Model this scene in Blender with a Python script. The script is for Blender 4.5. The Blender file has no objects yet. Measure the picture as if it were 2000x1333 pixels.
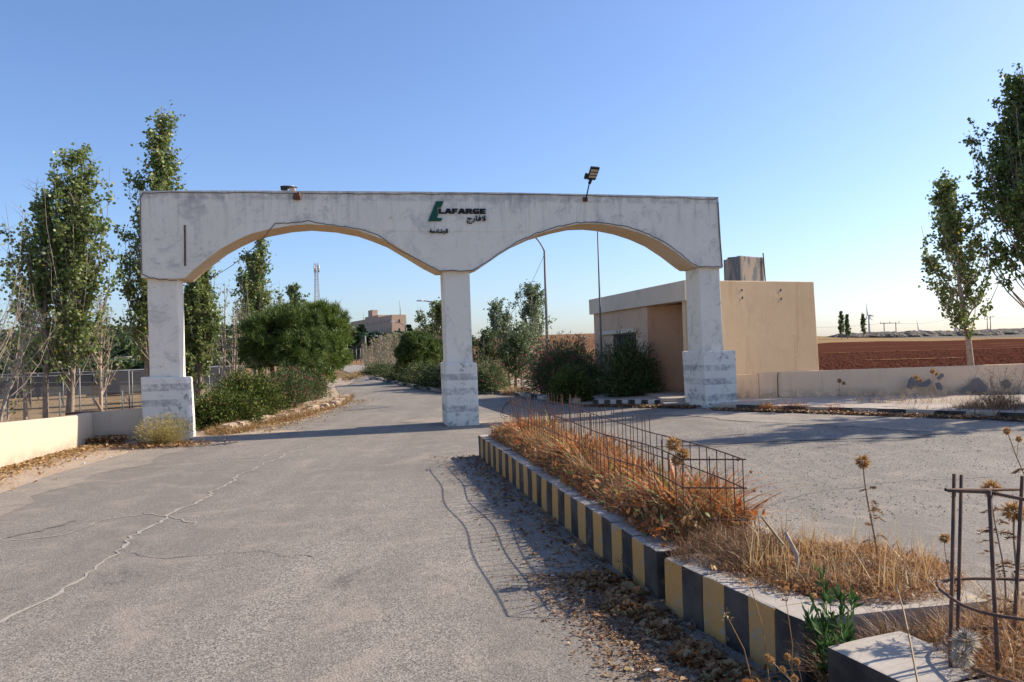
import bpy, bmesh, math, random
import numpy as np
from mathutils import Vector, Matrix
from mathutils.geometry import delaunay_2d_cdt

S = bpy.context.scene
COL = S.collection
random.seed(7)
RNG = np.random.default_rng(7)
RAD = math.radians

# ------------------------------------------------------------------ camera
EYE = 1.65
FPX = 1500.0                       # focal length in units of a 2000 px wide picture
ROLL = math.atan(.0288)
PITCH = math.atan(17.0 / FPX)
cam = bpy.data.cameras.new('camera')
cam.sensor_width = 36.0
cam.lens = 36.0 * FPX / 2000.0
cam.clip_start = .05
cam.clip_end = 9000
camo = bpy.data.objects.new('camera', cam)
COL.objects.link(camo)
camo.matrix_world = Matrix.Translation((0, 0, EYE)) @ Matrix.Rotation(math.pi / 2 + PITCH, 4, 'X') @ Matrix.Rotation(-ROLL, 4, 'Z')
S.camera = camo

# ------------------------------------------------------------------ sky, sun, exposure
SUN_AZ = math.atan2(1.0, .33)      # from +Y towards +X
SUN_EL = RAD(35)
w = bpy.data.worlds.new('World')
S.world = w
w.use_nodes = True
nt = w.node_tree
bg = nt.nodes['Background']
sky = nt.nodes.new('ShaderNodeTexSky')
sky.sky_type = 'NISHITA'
sky.sun_disc = False
sky.sun_elevation = SUN_EL
sky.sun_rotation = SUN_AZ
sky.altitude = 0
sky.air_density = 1.0
sky.dust_density = 1.0
sky.ozone_density = 6.0
tint = nt.nodes.new('ShaderNodeMix'); tint.data_type = 'RGBA'; tint.blend_type = 'MULTIPLY'; tint.inputs[0].default_value = 1
tint.inputs[7].default_value = (1.03, .98, 1.02, 1)
nt.links.new(sky.outputs[0], tint.inputs[6])
nt.links.new(tint.outputs[2], bg.inputs[0])
bg.inputs[1].default_value = .123
sun = bpy.data.lights.new('sun', 'SUN')
sun.energy = 4.6
sun.angle = RAD(.5)
sun.color = (1.0, .895, .73)
suno = bpy.data.objects.new('sun', sun)
COL.objects.link(suno)
sd = Vector((math.sin(SUN_AZ) * math.cos(SUN_EL), math.cos(SUN_AZ) * math.cos(SUN_EL), math.sin(SUN_EL)))
suno.rotation_euler = sd.to_track_quat('Z', 'Y').to_euler()
suno.location = (30, 10, 30)
S.view_settings.view_transform = 'Standard'
S.view_settings.look = 'None'
S.view_settings.exposure = 0.68
S.view_settings.gamma = 1.0
S.view_settings.use_curve_mapping = False
S.render.engine = 'CYCLES'
S.cycles.max_bounces = 6
S.cycles.diffuse_bounces = 3
S.cycles.glossy_bounces = 2
S.cycles.transmission_bounces = 2
S.cycles.transparent_max_bounces = 4
S.cycles.caustics_reflective = False
S.cycles.caustics_refractive = False

# ------------------------------------------------------------------ measuring helpers (photo direction -> place in the world)
def ray(px, py):
    u, v = px - 1000, py - 666.5
    c, s = math.cos(ROLL), math.sin(ROLL)
    u2, v2 = u * c - v * s, u * s + v * c
    cp, sp = math.cos(PITCH), math.sin(PITCH)
    return Vector((u2, FPX * cp + v2 * sp, FPX * sp - v2 * cp))
def G(px, py, z=0.0):              # where that direction meets the height z
    d = ray(px, py)
    t = (z - EYE) / d.z
    return Vector((d.x * t, d.y * t, z))
def AT(px, py, y):                 # the point of that direction at distance y
    d = ray(px, py)
    t = y / d.y
    return Vector((d.x * t, y, EYE + d.z * t))
def PL(px, py, a, m):              # meets the upright plane y = a + m x
    d = ray(px, py)
    t = a / (d.y - m * d.x)
    return Vector((d.x * t, d.y * t, EYE + d.z * t))
def ss(t):
    t = np.clip(t, 0, 1)
    return t * t * (3 - 2 * t)
def hz(x, y):                      # the lie of the land
    x = np.asarray(x, float); y = np.asarray(y, float)
    z = .14 * ss((x - 1) / 4) * ss((y - 9) / 7)
    z = z - ss((-x - 9.2) / 2.6) * (.3 + .034 * np.clip(y - 16, 0, 28)) * (1 - ss((y - 60) / 60))
    g = lambda cx, cy, sx, sy, h: h * np.exp(-((x - cx) / sx) ** 2 / 2 - ((y - cy) / sy) ** 2 / 2)
    z = z + g(-185, 330, 70, 85, 9.5) + g(-88, 430, 50, 80, 9.0) + g(30, 300, 60, 70, 6.6) + g(260, 290, 90, 55, 2.6)
    z = z + ss((y - 700) / 1500) * 6
    return z
def hzf(x, y):
    return float(hz(x, y))

# ------------------------------------------------------------------ materials
class NT:
    def __init__(s, name):
        s.m = bpy.data.materials.new(name)
        s.m.use_nodes = True
        s.t = s.m.node_tree
        s.b = s.t.nodes['Principled BSDF']
        s.b.inputs['Roughness'].default_value = .85
        s.b.inputs['Specular IOR Level'].default_value = .25
        s.tc = s.t.nodes.new('ShaderNodeTexCoord')
    def n(s, typ, **k):
        o = s.t.nodes.new(typ)
        for a, v in k.items():
            setattr(o, a, v)
        return o
    def l(s, a, b):
        s.t.links.new(a, b)
    def noise(s, scale, detail=4, rough=.55, vec=None, dist=0):
        o = s.n('ShaderNodeTexNoise')
        o.inputs['Scale'].default_value = scale
        o.inputs['Detail'].default_value = detail
        o.inputs['Roughness'].default_value = rough
        o.inputs['Distortion'].default_value = dist
        s.l(vec if vec is not None else s.tc.outputs['Object'], o.inputs['Vector'])
        return o.outputs[0]
    def vor(s, scale, feature='F1', vec=None, out=0, rnd=1):
        o = s.n('ShaderNodeTexVoronoi', feature=feature)
        o.inputs['Scale'].default_value = scale
        o.inputs['Randomness'].default_value = rnd
        s.l(vec if vec is not None else s.tc.outputs['Object'], o.inputs['Vector'])
        return o.outputs[out]
    def ramp(s, f, a, b, c0=0, c1=1):
        o = s.n('ShaderNodeMapRange')
        o.clamp = True
        s.l(f, o.inputs[0])
        for i, v in enumerate((a, b, c0, c1)):
            o.inputs[i + 1].default_value = v
        return o.outputs[0]
    def math(s, op, a, b=None):
        o = s.n('ShaderNodeMath', operation=op)
        for i, v in enumerate((a, b)):
            if v is None: continue
            if isinstance(v, (int, float)): o.inputs[i].default_value = v
            else: s.l(v, o.inputs[i])
        return o.outputs[0]
    def mix(s, f, a, b, mode='MIX'):
        o = s.n('ShaderNodeMix', data_type='RGBA', blend_type=mode)
        if isinstance(f, (int, float)): o.inputs[0].default_value = f
        else: s.l(f, o.inputs[0])
        for i, v in ((6, a), (7, b)):
            if isinstance(v, tuple): o.inputs[i].default_value = (*v, 1)
            else: s.l(v, o.inputs[i])
        return o.outputs[2]
    def base(s, c):
        if isinstance(c, tuple): s.b.inputs['Base Color'].default_value = (*c, 1)
        else: s.l(c, s.b.inputs['Base Color'])
    def bump(s, h, strength=.3, dist=.02, prev=None):
        o = s.n('ShaderNodeBump')
        o.inputs['Strength'].default_value = strength
        o.inputs['Distance'].default_value = dist
        s.l(h, o.inputs['Height'])
        if prev is not None: s.l(prev, o.inputs['Normal'])
        s.l(o.outputs[0], s.b.inputs['Normal'])
        return o.outputs[0]
    def sep(s):
        o = s.n('ShaderNodeSeparateXYZ')
        s.l(s.tc.outputs['Object'], o.inputs[0])
        return o.outputs
    def rnd(s):
        return s.n('ShaderNodeNewGeometry').outputs['Random Per Island']

MAT = {}
def mk(name):
    def deco(f):
        t = NT(name); f(t); MAT[name] = t.m
        return f
    return deco

def asphalt(t, lo, hi, dust, dustlo=.52, dusthi=.72):
    sp = t.n('ShaderNodeSeparateColor'); t.l(t.vor(85, out=1), sp.inputs[0])
    sp2 = t.n('ShaderNodeSeparateColor'); t.l(t.vor(120, out=1), sp2.inputs[0])
    d = t.vor(85)
    fine = t.noise(240, 2)
    big = t.noise(.35, 5, .6)
    mid = t.noise(2.3, 6, .65)
    mp = t.n('ShaderNodeMapping'); mp.inputs['Scale'].default_value = (1.1, .07, 1); mp.inputs['Rotation'].default_value = (0, 0, .16); t.l(t.tc.outputs['Object'], mp.inputs[0])
    lane = t.noise(1.3, 4, .6, mp.outputs[0])
    c = t.mix(t.ramp(sp.outputs[0], .1, .9), lo, hi)
    c = t.mix(t.ramp(sp2.outputs[1], .84, .90, 0, .75), c, tuple(k * .42 for k in lo))
    c = t.mix(t.ramp(sp2.outputs[2], .88, .95, 0, .5), c, tuple(min(.7, k * 1.3) for k in hi))
    c = t.mix(t.ramp(big, .38, .62, 0, .45), c, tuple(k * 1.15 for k in lo))
    c = t.mix(t.ramp(lane, .40, .62, .5, 0), c, tuple(k * 1.12 for k in lo))
    c = t.mix(t.ramp(mid, dustlo, dusthi, 0, .4), c, dust)
    c = t.mix(t.ramp(t.noise(.8, 6, .7, dist=1.5), .54, .68, 0, .4), c, dust)
    wet = t.math('MULTIPLY', t.ramp(t.noise(.55, 7, .75, dist=.8), .60, .66), t.ramp(t.noise(11, 5, .7), .42, .55))
    c = t.mix(t.math('MULTIPLY', wet, .55), c, tuple(k * .6 for k in lo))
    t.base(c)
    b = t.bump(mid, .3, .04)
    b2 = t.bump(d, .4, .008, b)
    t.bump(fine, .3, .004, b2)
@mk('asphalt')
def _(t): asphalt(t, (.145, .126, .107), (.365, .32, .27), (.37, .305, .24))
@mk('asphalt_patch')
def _(t): asphalt(t, (.13, .12, .11), (.26, .24, .22), (.33, .28, .23))
@mk('dusty_asphalt')
def _(t): asphalt(t, (.19, .163, .135), (.375, .328, .278), (.40, .325, .255), .44, .64)
@mk('edge_dust')
def _(t): asphalt(t, (.175, .15, .125), (.39, .335, .275), (.40, .32, .245), .45, .62)
@mk('dirt')
def _(t):
    a = t.noise(1.2, 8, .65); b = t.noise(14, 6, .7); c = t.vor(30)
    col = t.mix(t.ramp(a, .35, .65), (.40, .29, .20), (.47, .37, .28))
    col = t.mix(t.ramp(b, .45, .7, 0, .6), col, (.27, .19, .13))
    col = t.mix(t.ramp(t.noise(40, 3), .62, .7), col, (.5, .42, .34))
    t.base(col); p = t.bump(b, .5, .05); t.bump(c, .4, .02, p)
@mk('concrete_pavement')
def _(t):
    a = t.noise(1.6, 7, .65); b = t.noise(35, 5, .7)
    col = t.mix(t.ramp(a, .35, .65), (.44, .38, .32), (.36, .29, .24))
    col = t.mix(t.ramp(b, .5, .7, 0, .5), col, (.25, .2, .17))
    t.base(col); t.bump(b, .4, .01)
@mk('sand_crack')
def _(t):
    b = t.noise(60, 5, .7)
    t.base(t.mix(t.ramp(b, .4, .6), (.27, .24, .205), (.44, .385, .325))); t.bump(b, .5, .01)
@mk('ground_far')
def _(t):
    x, y, z = t.sep()
    a = t.noise(.02, 8, .6); b = t.noise(.5, 8, .7); c = t.noise(6, 4, .7)
    dry = t.mix(t.ramp(b, .4, .65), (.33, .22, .12), (.20, .14, .08))
    dry = t.mix(t.ramp(c, .5, .75, 0, .6), dry, (.42, .29, .15))
    brown = t.mix(t.ramp(a, .4, .6), (.17, .09, .052), (.235, .14, .08))
    brown = t.mix(t.ramp(b, .55, .7, 0, .7), brown, (.15, .12, .06))
    f = t.math('MULTIPLY', t.ramp(x, -60, -10), t.ramp(y, 60, 130))
    f2 = t.math('MAXIMUM', f, t.ramp(y, 100, 220))
    f2 = t.math('MULTIPLY', f2, t.ramp(x, 75, 45)); t.b.inputs['Specular IOR Level'].default_value = 0
    t.base(t.mix(f2, dry, brown)); t.bump(b, .6, .4)
@mk('ploughed_soil')
def _(t):
    mp = t.n('ShaderNodeMapping'); mp.inputs['Scale'].default_value = (.35, 1.6, 1); t.l(t.tc.outputs['Object'], mp.inputs[0])
    a = t.noise(.6, 8, .7, mp.outputs[0]); b = t.noise(2.5, 6, .75); f = t.noise(.12, 6, .6, mp.outputs[0])
    col = t.mix(t.ramp(b, .35, .65), (.058, .022, .015), (.112, .044, .029))
    col = t.mix(t.ramp(a, .55, .75, 0, .6), col, (.19, .08, .048))
    col = t.mix(t.ramp(f, .63, .68, 0, .8), col, (.42, .27, .13))
    t.base(col); p = t.bump(b, .7, .12); t.bump(a, .6, .15, p); t.b.inputs['Specular IOR Level'].default_value = 0
@mk('dry_strip')
def _(t):
    b = t.noise(1.5, 6, .75); t.base(t.mix(t.ramp(b, .4, .6), (.36, .22, .11), (.14, .06, .035))); t.b.inputs['Specular IOR Level'].default_value = 0
@mk('rubble')
def _(t):
    a = t.noise(1.1, 8, .75); v = t.vor(1.4)
    t.base(t.mix(t.ramp(a, .35, .65), (.085, .07, .055), (.19, .16, .13))); p = t.bump(v, .9, .5); t.bump(a, .8, .4, p)
@mk('gate_plaster')
def _(t):
    x, y, z = t.sep()
    a = t.noise(.9, 8, .65); b = t.noise(5, 6, .7); f = t.noise(28, 5, .7); st = t.noise(1.7, 6, .75, dist=.6)
    col = t.mix(t.ramp(a, .3, .7), (.86, .78, .645), (.76, .69, .57))
    col = t.mix(t.ramp(st, .52, .66, 0, .65), col, (.40, .37, .35))
    col = t.mix(t.ramp(f, .62, .72, 0, .5), col, (.27, .25, .25))
    col = t.mix(t.ramp(t.noise(2.2, 7, .7, dist=1), .63, .7, 0, .8), col, (.52, .38, .26))
    col = t.mix(t.ramp(t.vor(6.5), .045, .03), col, (.05, .04, .035))
    mpz = t.n('ShaderNodeMapping'); mpz.inputs['Scale'].default_value = (5, 5, .45); t.l(t.tc.outputs['Object'], mpz.inputs[0])
    stk = t.math('MULTIPLY', t.ramp(t.noise(1.6, 7, .75, mpz.outputs[0]), .50, .66), t.ramp(z, 3.9, 5.0, 0, .45))
    col = t.mix(stk, col, (.27, .25, .235))
    col = t.mix(t.math('MULTIPLY', t.ramp(z, 4.93, 4.98, 0, .35), t.ramp(b, .42, .55)), col, (.22, .205, .19))
    col = t.mix(t.ramp(t.vor(3.1), .04, .03), col, (.04, .03, .03))
    ck = t.vor(1.1, 'DISTANCE_TO_EDGE', None)
    dn = t.n('ShaderNodeMapping'); t.l(t.tc.outputs['Object'], dn.inputs[0])
    col = t.mix(t.math('MULTIPLY', t.ramp(ck, .004, .001, 0, .5), t.ramp(a, .56, .62)), col, (.3, .22, .16))
    t.base(col); p = t.bump(b, .3, .02); t.bump(f, .3, .006, p)
@mk('gate_soffit_bounce')
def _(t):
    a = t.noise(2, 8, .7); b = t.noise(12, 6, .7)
    col = t.mix(t.ramp(a, .35, .65), (.66, .52, .36), (.6, .42, .24))  # orange of ground-reflected light painted into the soffit colour
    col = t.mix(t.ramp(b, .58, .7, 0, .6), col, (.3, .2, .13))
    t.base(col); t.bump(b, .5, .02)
@mk('pedestal_paint')
def _(t):
    x, y, z = t.sep()
    chip = t.noise(7, 8, .8); reg = t.noise(1.6, 4, .6); f = t.noise(30, 5, .7)
    col = t.mix(t.noise(2, 6), (.84, .79, .69), (.70, .65, .56))
    m = t.math('MULTIPLY', t.ramp(chip, .52, .56), t.ramp(reg, .45, .6))
    col = t.mix(m, col, (.25, .245, .24))
    for h in (.40, .78, 1.1):
        band = t.ramp(t.math('ABSOLUTE', t.math('SUBTRACT', t.math('ADD', z, t.math('MULTIPLY', f, .03)), h)), .075, .07)
        col = t.mix(t.math('MULTIPLY', band, t.ramp(t.noise(2.6, 8, .85), .44, .56, 0, .8)), col, (.31, .30, .29))
    t.base(col); p = t.bump(chip, .25, .01); t.bump(f, .3, .005, p)
def wallmat(name, c1, c2, dark, low=.25):
    @mk(name)
    def _(t):
        x, y, z = t.sep()
        a = t.noise(.8, 7, .65); b = t.noise(4, 7, .72, dist=.5); f = t.noise(40, 5, .7)
        mp = t.n('ShaderNodeMapping'); mp.inputs['Scale'].default_value = (2.2, 2.2, .35); t.l(t.tc.outputs['Object'], mp.inputs[0])
        st = t.noise(2.0, 6, .7, mp.outputs[0])
        col = t.mix(t.ramp(a, .3, .7), c1, c2)
        col = t.mix(t.ramp(st, .55, .75, 0, .55), col, dark)
        col = t.mix(t.ramp(b, .6, .72, 0, .4), col, dark)
        col = t.mix(t.math('MULTIPLY', t.ramp(z, low + .22, low - .02, 0, .8), t.ramp(b, .36, .56)), col, tuple(k * .62 for k in dark))
        col = t.mix(t.math('MULTIPLY', t.ramp(t.noise(1.7, 8, .8, dist=1.2), .58, .63, 0, .45), t.ramp(a, .4, .5)), col, tuple(k * 1.12 for k in c1))
        col = t.mix(t.ramp(t.vor(2.7), .03, .022), col, tuple(k * .35 for k in dark))
        t.base(col); p = t.bump(b, .2, .02); t.bump(f, .35, .004, p)
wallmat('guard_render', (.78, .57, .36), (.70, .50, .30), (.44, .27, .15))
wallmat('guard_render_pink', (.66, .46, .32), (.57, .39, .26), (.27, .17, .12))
wallmat('recess_shade_render', (.52, .29, .165), (.42, .235, .135), (.24, .13, .08))  # deeper shade of the recess put into a darker orange-brown render
wallmat('slab_render', (.74, .62, .48), (.64, .53, .40), (.33, .24, .18))
wallmat('cream_wall_bounce', (.90, .63, .41), (.82, .565, .36), (.56, .38, .26), .3)  # copy of the cream wall for the shaded side, warm road bounce painted in
wallmat('cream_wall', (.62, .51, .38), (.57, .455, .33), (.50, .38, .28), .06)
wallmat('pink_building', (.50, .36, .25), (.46, .33, .23), (.38, .27, .18), -50)
wallmat('white_building', (.7, .68, .64), (.6, .57, .52), (.4, .36, .32))
@mk('wall_stain')
def _(t): t.base(t.mix(t.noise(6, 6), (.17, .15, .14), (.25, .22, .2)))
def paint(name, c, worn=(.35, .33, .31), amt=.62, rough=.7):
    @mk(name)
    def _(t):
        a = t.noise(9, 8, .75); f = t.noise(45, 4, .7); r = t.rnd()
        col = t.mix(t.ramp(a, amt, amt + .06), c, worn)
        col = t.mix(t.ramp(f, .5, .7, 0, .35), col, tuple(k * .55 for k in c))
        col = t.mix(t.ramp(t.noise(3, 4), .4, .7, 0, .3), col, (.3, .24, .18))
        t.base(col); t.b.inputs['Roughness'].default_value = rough; t.bump(f, .35, .006)
paint('kerb_yellow', (.56, .29, .085), (.40, .31, .21), .55)
paint('kerb_black', (.034, .030, .028), (.17, .13, .11), .60)
paint('kerb_white', (.56, .53, .49), (.3, .27, .24))
paint('kerb_sand', (.5, .4, .3), (.35, .3, .25))
@mk('kerb_top')
def _(t):
    a = t.noise(2.5, 7, .7); f = t.noise(50, 5, .7)
    col = t.mix(t.ramp(a, .35, .65), (.44, .39, .34), (.35, .305, .26))
    col = t.mix(t.ramp(t.noise(3.6, 6, .7), .58, .66, 0, .5), col, (.62, .52, .28))
    col = t.mix(t.ramp(f, .6, .7, 0, .4), col, (.32, .27, .23))
    t.base(col); t.bump(f, .35, .005)
@mk('planter_soil')
def _(t):
    b = t.noise(18, 7, .75)
    t.base(t.mix(b, (.13, .085, .055), (.30, .21, .14))); t.bump(b, .9, .04)
def metal(name, c, rough=.6, met=.3, rust=None):
    @mk(name)
    def _(t):
        a = t.noise(12, 6, .7)
        if rust: t.base(t.mix(t.ramp(a, .4, .6), c, rust))
        else: t.base(t.mix(a, tuple(k * .85 for k in c), c))
        t.b.inputs['Roughness'].default_value = rough
        t.b.inputs['Metallic'].default_value = met
metal('rebar_rust', (.17, .09, .06), .8, .1, (.085, .055, .045))
metal('galvanised', (.22, .215, .21), .6, .3)
metal('dark_metal', (.03, .032, .034), .45, .2)
metal('lamp_housing', (.62, .63, .64), .4, .2)
metal('rust_brown', (.10, .055, .04), .85, .1, (.2, .1, .06))
metal('green_paint', (.012, .085, .05), .5, 0)
metal('black_letter', (.008, .008, .01), .5, 0)
metal('white_blade', (.62, .64, .66), .5, 0)
metal('wire', (.13, .10, .085), .7, .2)
metal('mast', (.42, .40, .42), .6, .2)
metal('plank', (.34, .22, .14), .8, 0)
metal('litter_white', (.7, .7, .7), .6, 0)
@mk('tank_metal')
def _(t):
    mp = t.n('ShaderNodeMapping'); mp.inputs['Scale'].default_value = (3, 3, .8); t.l(t.tc.outputs['Object'], mp.inputs[0])
    a = t.noise(1.6, 7, .7, mp.outputs[0])
    t.base(t.mix(t.ramp(a, .47, .56), (.10, .105, .115), (.27, .215, .165))); t.b.inputs['Roughness'].default_value = .6
@mk('panel_dark')
def _(t):
    a = t.noise(3, 3); t.base(t.mix(a, (.02, .02, .024), (.045, .045, .05))); t.b.inputs['Roughness'].default_value = .45
@mk('panel_grey')
def _(t):
    a = t.noise(3, 3); t.base(t.mix(a, (.16, .17, .20), (.22, .23, .26))); t.b.inputs['Roughness'].default_value = .5
@mk('led_lens')
def _(t): t.base((.5, .43, .3)); t.b.inputs['Roughness'].default_value = .35
@mk('window_dark')
def _(t): t.base((.02, .02, .022)); t.b.inputs['Roughness'].default_value = .3
@mk('glass')
def _(t): t.base((.03, .035, .04)); t.b.inputs['Roughness'].default_value = .12
@mk('stone')
def _(t):
    a = t.noise(7, 7, .7); t.base(t.mix(t.ramp(a, .35, .65), (.34, .24, .17), (.5, .4, .31))); t.bump(a, .6, .03)

def leafmat(name, cols, trans=.3, rough=.5, spec=.35):
    t = NT(name)
    r = t.rnd()
    cr = t.n('ShaderNodeValToRGB')
    cr.color_ramp.interpolation = 'LINEAR'
    el = cr.color_ramp.elements
    while len(el) < len(cols): el.new(.5)
    for i, (p, c) in enumerate(cols):
        el[i].position = p; el[i].color = (*c, 1)
    t.l(r, cr.inputs[0])
    c = cr.outputs[0]
    t.base(c)
    t.b.inputs['Roughness'].default_value = rough
    t.b.inputs['Specular IOR Level'].default_value = spec
    if trans:
        tr = t.n('ShaderNodeBsdfTranslucent')
        t.l(c, tr.inputs[0])
        ms = t.n('ShaderNodeMixShader'); ms.inputs[0].default_value = trans
        t.l(t.b.outputs[0], ms.inputs[1]); t.l(tr.outputs[0], ms.inputs[2])
        t.l(ms.outputs[0], t.t.nodes['Material Output'].inputs[0])
    MAT[name] = t.m
leafmat('poplar_leaf', [(0, (.10, .145, .035)), (.5, (.185, .24, .065)), (.85, (.27, .32, .12)), (.965, (.30, .32, .09)), (1, (.42, .30, .04))], .4, .42, .5)
leafmat('poplar_leaf_dark', [(0, (.065, .10, .025)), (.6, (.125, .18, .045)), (1, (.22, .27, .08))], .25)
leafmat('poplar_leaf_pale', [(0, (.13, .18, .09)), (.6, (.19, .25, .13)), (1, (.30, .33, .2))], .3)
leafmat('pine_needle', [(0, (.07, .115, .022)), (.5, (.14, .20, .04)), (1, (.24, .28, .07))], .25)
leafmat('pine_needle_dark', [(0, (.045, .08, .018)), (.6, (.10, .155, .034)), (1, (.20, .25, .06))], .2)
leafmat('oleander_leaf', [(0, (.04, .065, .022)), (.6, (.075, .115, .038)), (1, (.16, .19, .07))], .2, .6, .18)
leafmat('oleander_lit', [(0, (.06, .09, .035)), (.6, (.12, .165, .065)), (1, (.22, .26, .12))], .25, .6, .18)  # brighter copy of the oleander leaf, lit look put into the colour
leafmat('oleander_fresh', [(0, (.035, .085, .022)), (.6, (.065, .14, .035)), (1, (.12, .21, .06))], .25)
leafmat('juniper_leaf', [(0, (.04, .06, .014)), (.5, (.075, .11, .024)), (.9, (.16, .19, .045)), (1, (.26, .16, .05))], .15, .65, .12)
leafmat('conifer_far', [(0, (.022, .045, .02)), (.6, (.04, .07, .03)), (1, (.07, .10, .04))], .1)
leafmat('wood_far', [(0, (.04, .07, .025)), (.6, (.075, .11, .04)), (1, (.12, .15, .05))], .1)
leafmat('flower_pink', [(0, (.45, .03, .09)), (1, (.7, .10, .2))], .3)
leafmat('dry_leaf', [(0, (.15, .07, .035)), (.4, (.30, .14, .06)), (.62, (.42, .25, .12)), (.8, (.30, .27, .14)), (1, (.52, .19, .05))], .2)
leafmat('dry_grass', [(0, (.20, .10, .04)), (.5, (.38, .22, .09)), (.85, (.52, .36, .17)), (1, (.30, .30, .13))], .3)
leafmat('dry_grass_dark', [(0, (.12, .06, .03)), (.5, (.24, .125, .06)), (1, (.40, .25, .12))], .25)
leafmat('gold_straw', [(0, (.50, .30, .12)), (.6, (.66, .46, .20)), (1, (.74, .58, .32))], .3)
leafmat('dry_rust', [(0, (.17, .075, .035)), (.45, (.38, .18, .07)), (.8, (.52, .29, .12)), (1, (.60, .42, .2))], .3)
leafmat('iris_leaf', [(0, (.22, .07, .028)), (.4, (.52, .16, .04)), (.65, (.62, .28, .09)), (.86, (.50, .34, .16)), (.9, (.20, .27, .07)), (1, (.26, .33, .10))], .35)
leafmat('thistle_head', [(0, (.34, .17, .06)), (1, (.66, .42, .17))], .3)
leafmat('seed_down', [(0, (.45, .38, .3)), (1, (.7, .62, .52))], .4)
leafmat('dry_twig', [(0, (.19, .12, .07)), (1, (.36, .24, .13))], 0)
@mk('poplar_bark')
def _(t):
    a = t.noise(10, 6, .7); t.base(t.mix(t.ramp(a, .4, .6), (.34, .28, .22), (.20, .155, .12))); t.bump(a, .5, .02)
@mk('pale_bark')
def _(t):
    a = t.noise(10, 6, .7); t.base(t.mix(t.ramp(a, .4, .6), (.46, .37, .30), (.31, .235, .18))); t.bump(a, .5, .02)
@mk('pine_bark')
def _(t):
    a = t.noise(10, 6, .7); t.base(t.mix(t.ramp(a, .4, .6), (.15, .10, .07), (.26, .18, .13))); t.bump(a, .6, .02)

# ------------------------------------------------------------------ mesh helpers
def link(name, me, mat, parent=None, loc=None):
    o = bpy.data.objects.new(name, me)
    COL.objects.link(o)
    if mat:
        for mm in (mat if isinstance(mat, (list, tuple)) else [mat]):
            me.materials.append(MAT[mm])
    if parent: o.parent = parent
    if loc is not None: o.location = loc
    return o
def tag(o, label=None, cat=None, group=None, kind=None):
    if label: o['label'] = label
    if cat: o['category'] = cat
    if group: o['group'] = group
    if kind: o['kind'] = kind
    return o
def empty(name, loc, label=None, cat=None, group=None):
    o = bpy.data.objects.new(name, None)
    COL.objects.link(o)
    o.location = loc
    o.empty_display_size = .2
    return tag(o, label, cat, group)
def npmesh(name, v, f, smooth=False):
    """v: (n,3), f: (m,k) all the same k"""
    me = bpy.data.meshes.new(name)
    v = np.asarray(v, np.float32); f = np.asarray(f, np.int32)
    n, k = f.shape
    me.vertices.add(len(v)); me.vertices.foreach_set('co', v.ravel())
    me.loops.add(n * k); me.loops.foreach_set('vertex_index', f.ravel())
    me.polygons.add(n)
    me.polygons.foreach_set('loop_start', np.arange(0, n * k, k, dtype=np.int32))
    me.polygons.foreach_set('loop_total', np.full(n, k, np.int32))
    if smooth: me.polygons.foreach_set('use_smooth', np.ones(n, bool))
    me.update(calc_edges=True)
    return me
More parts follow.
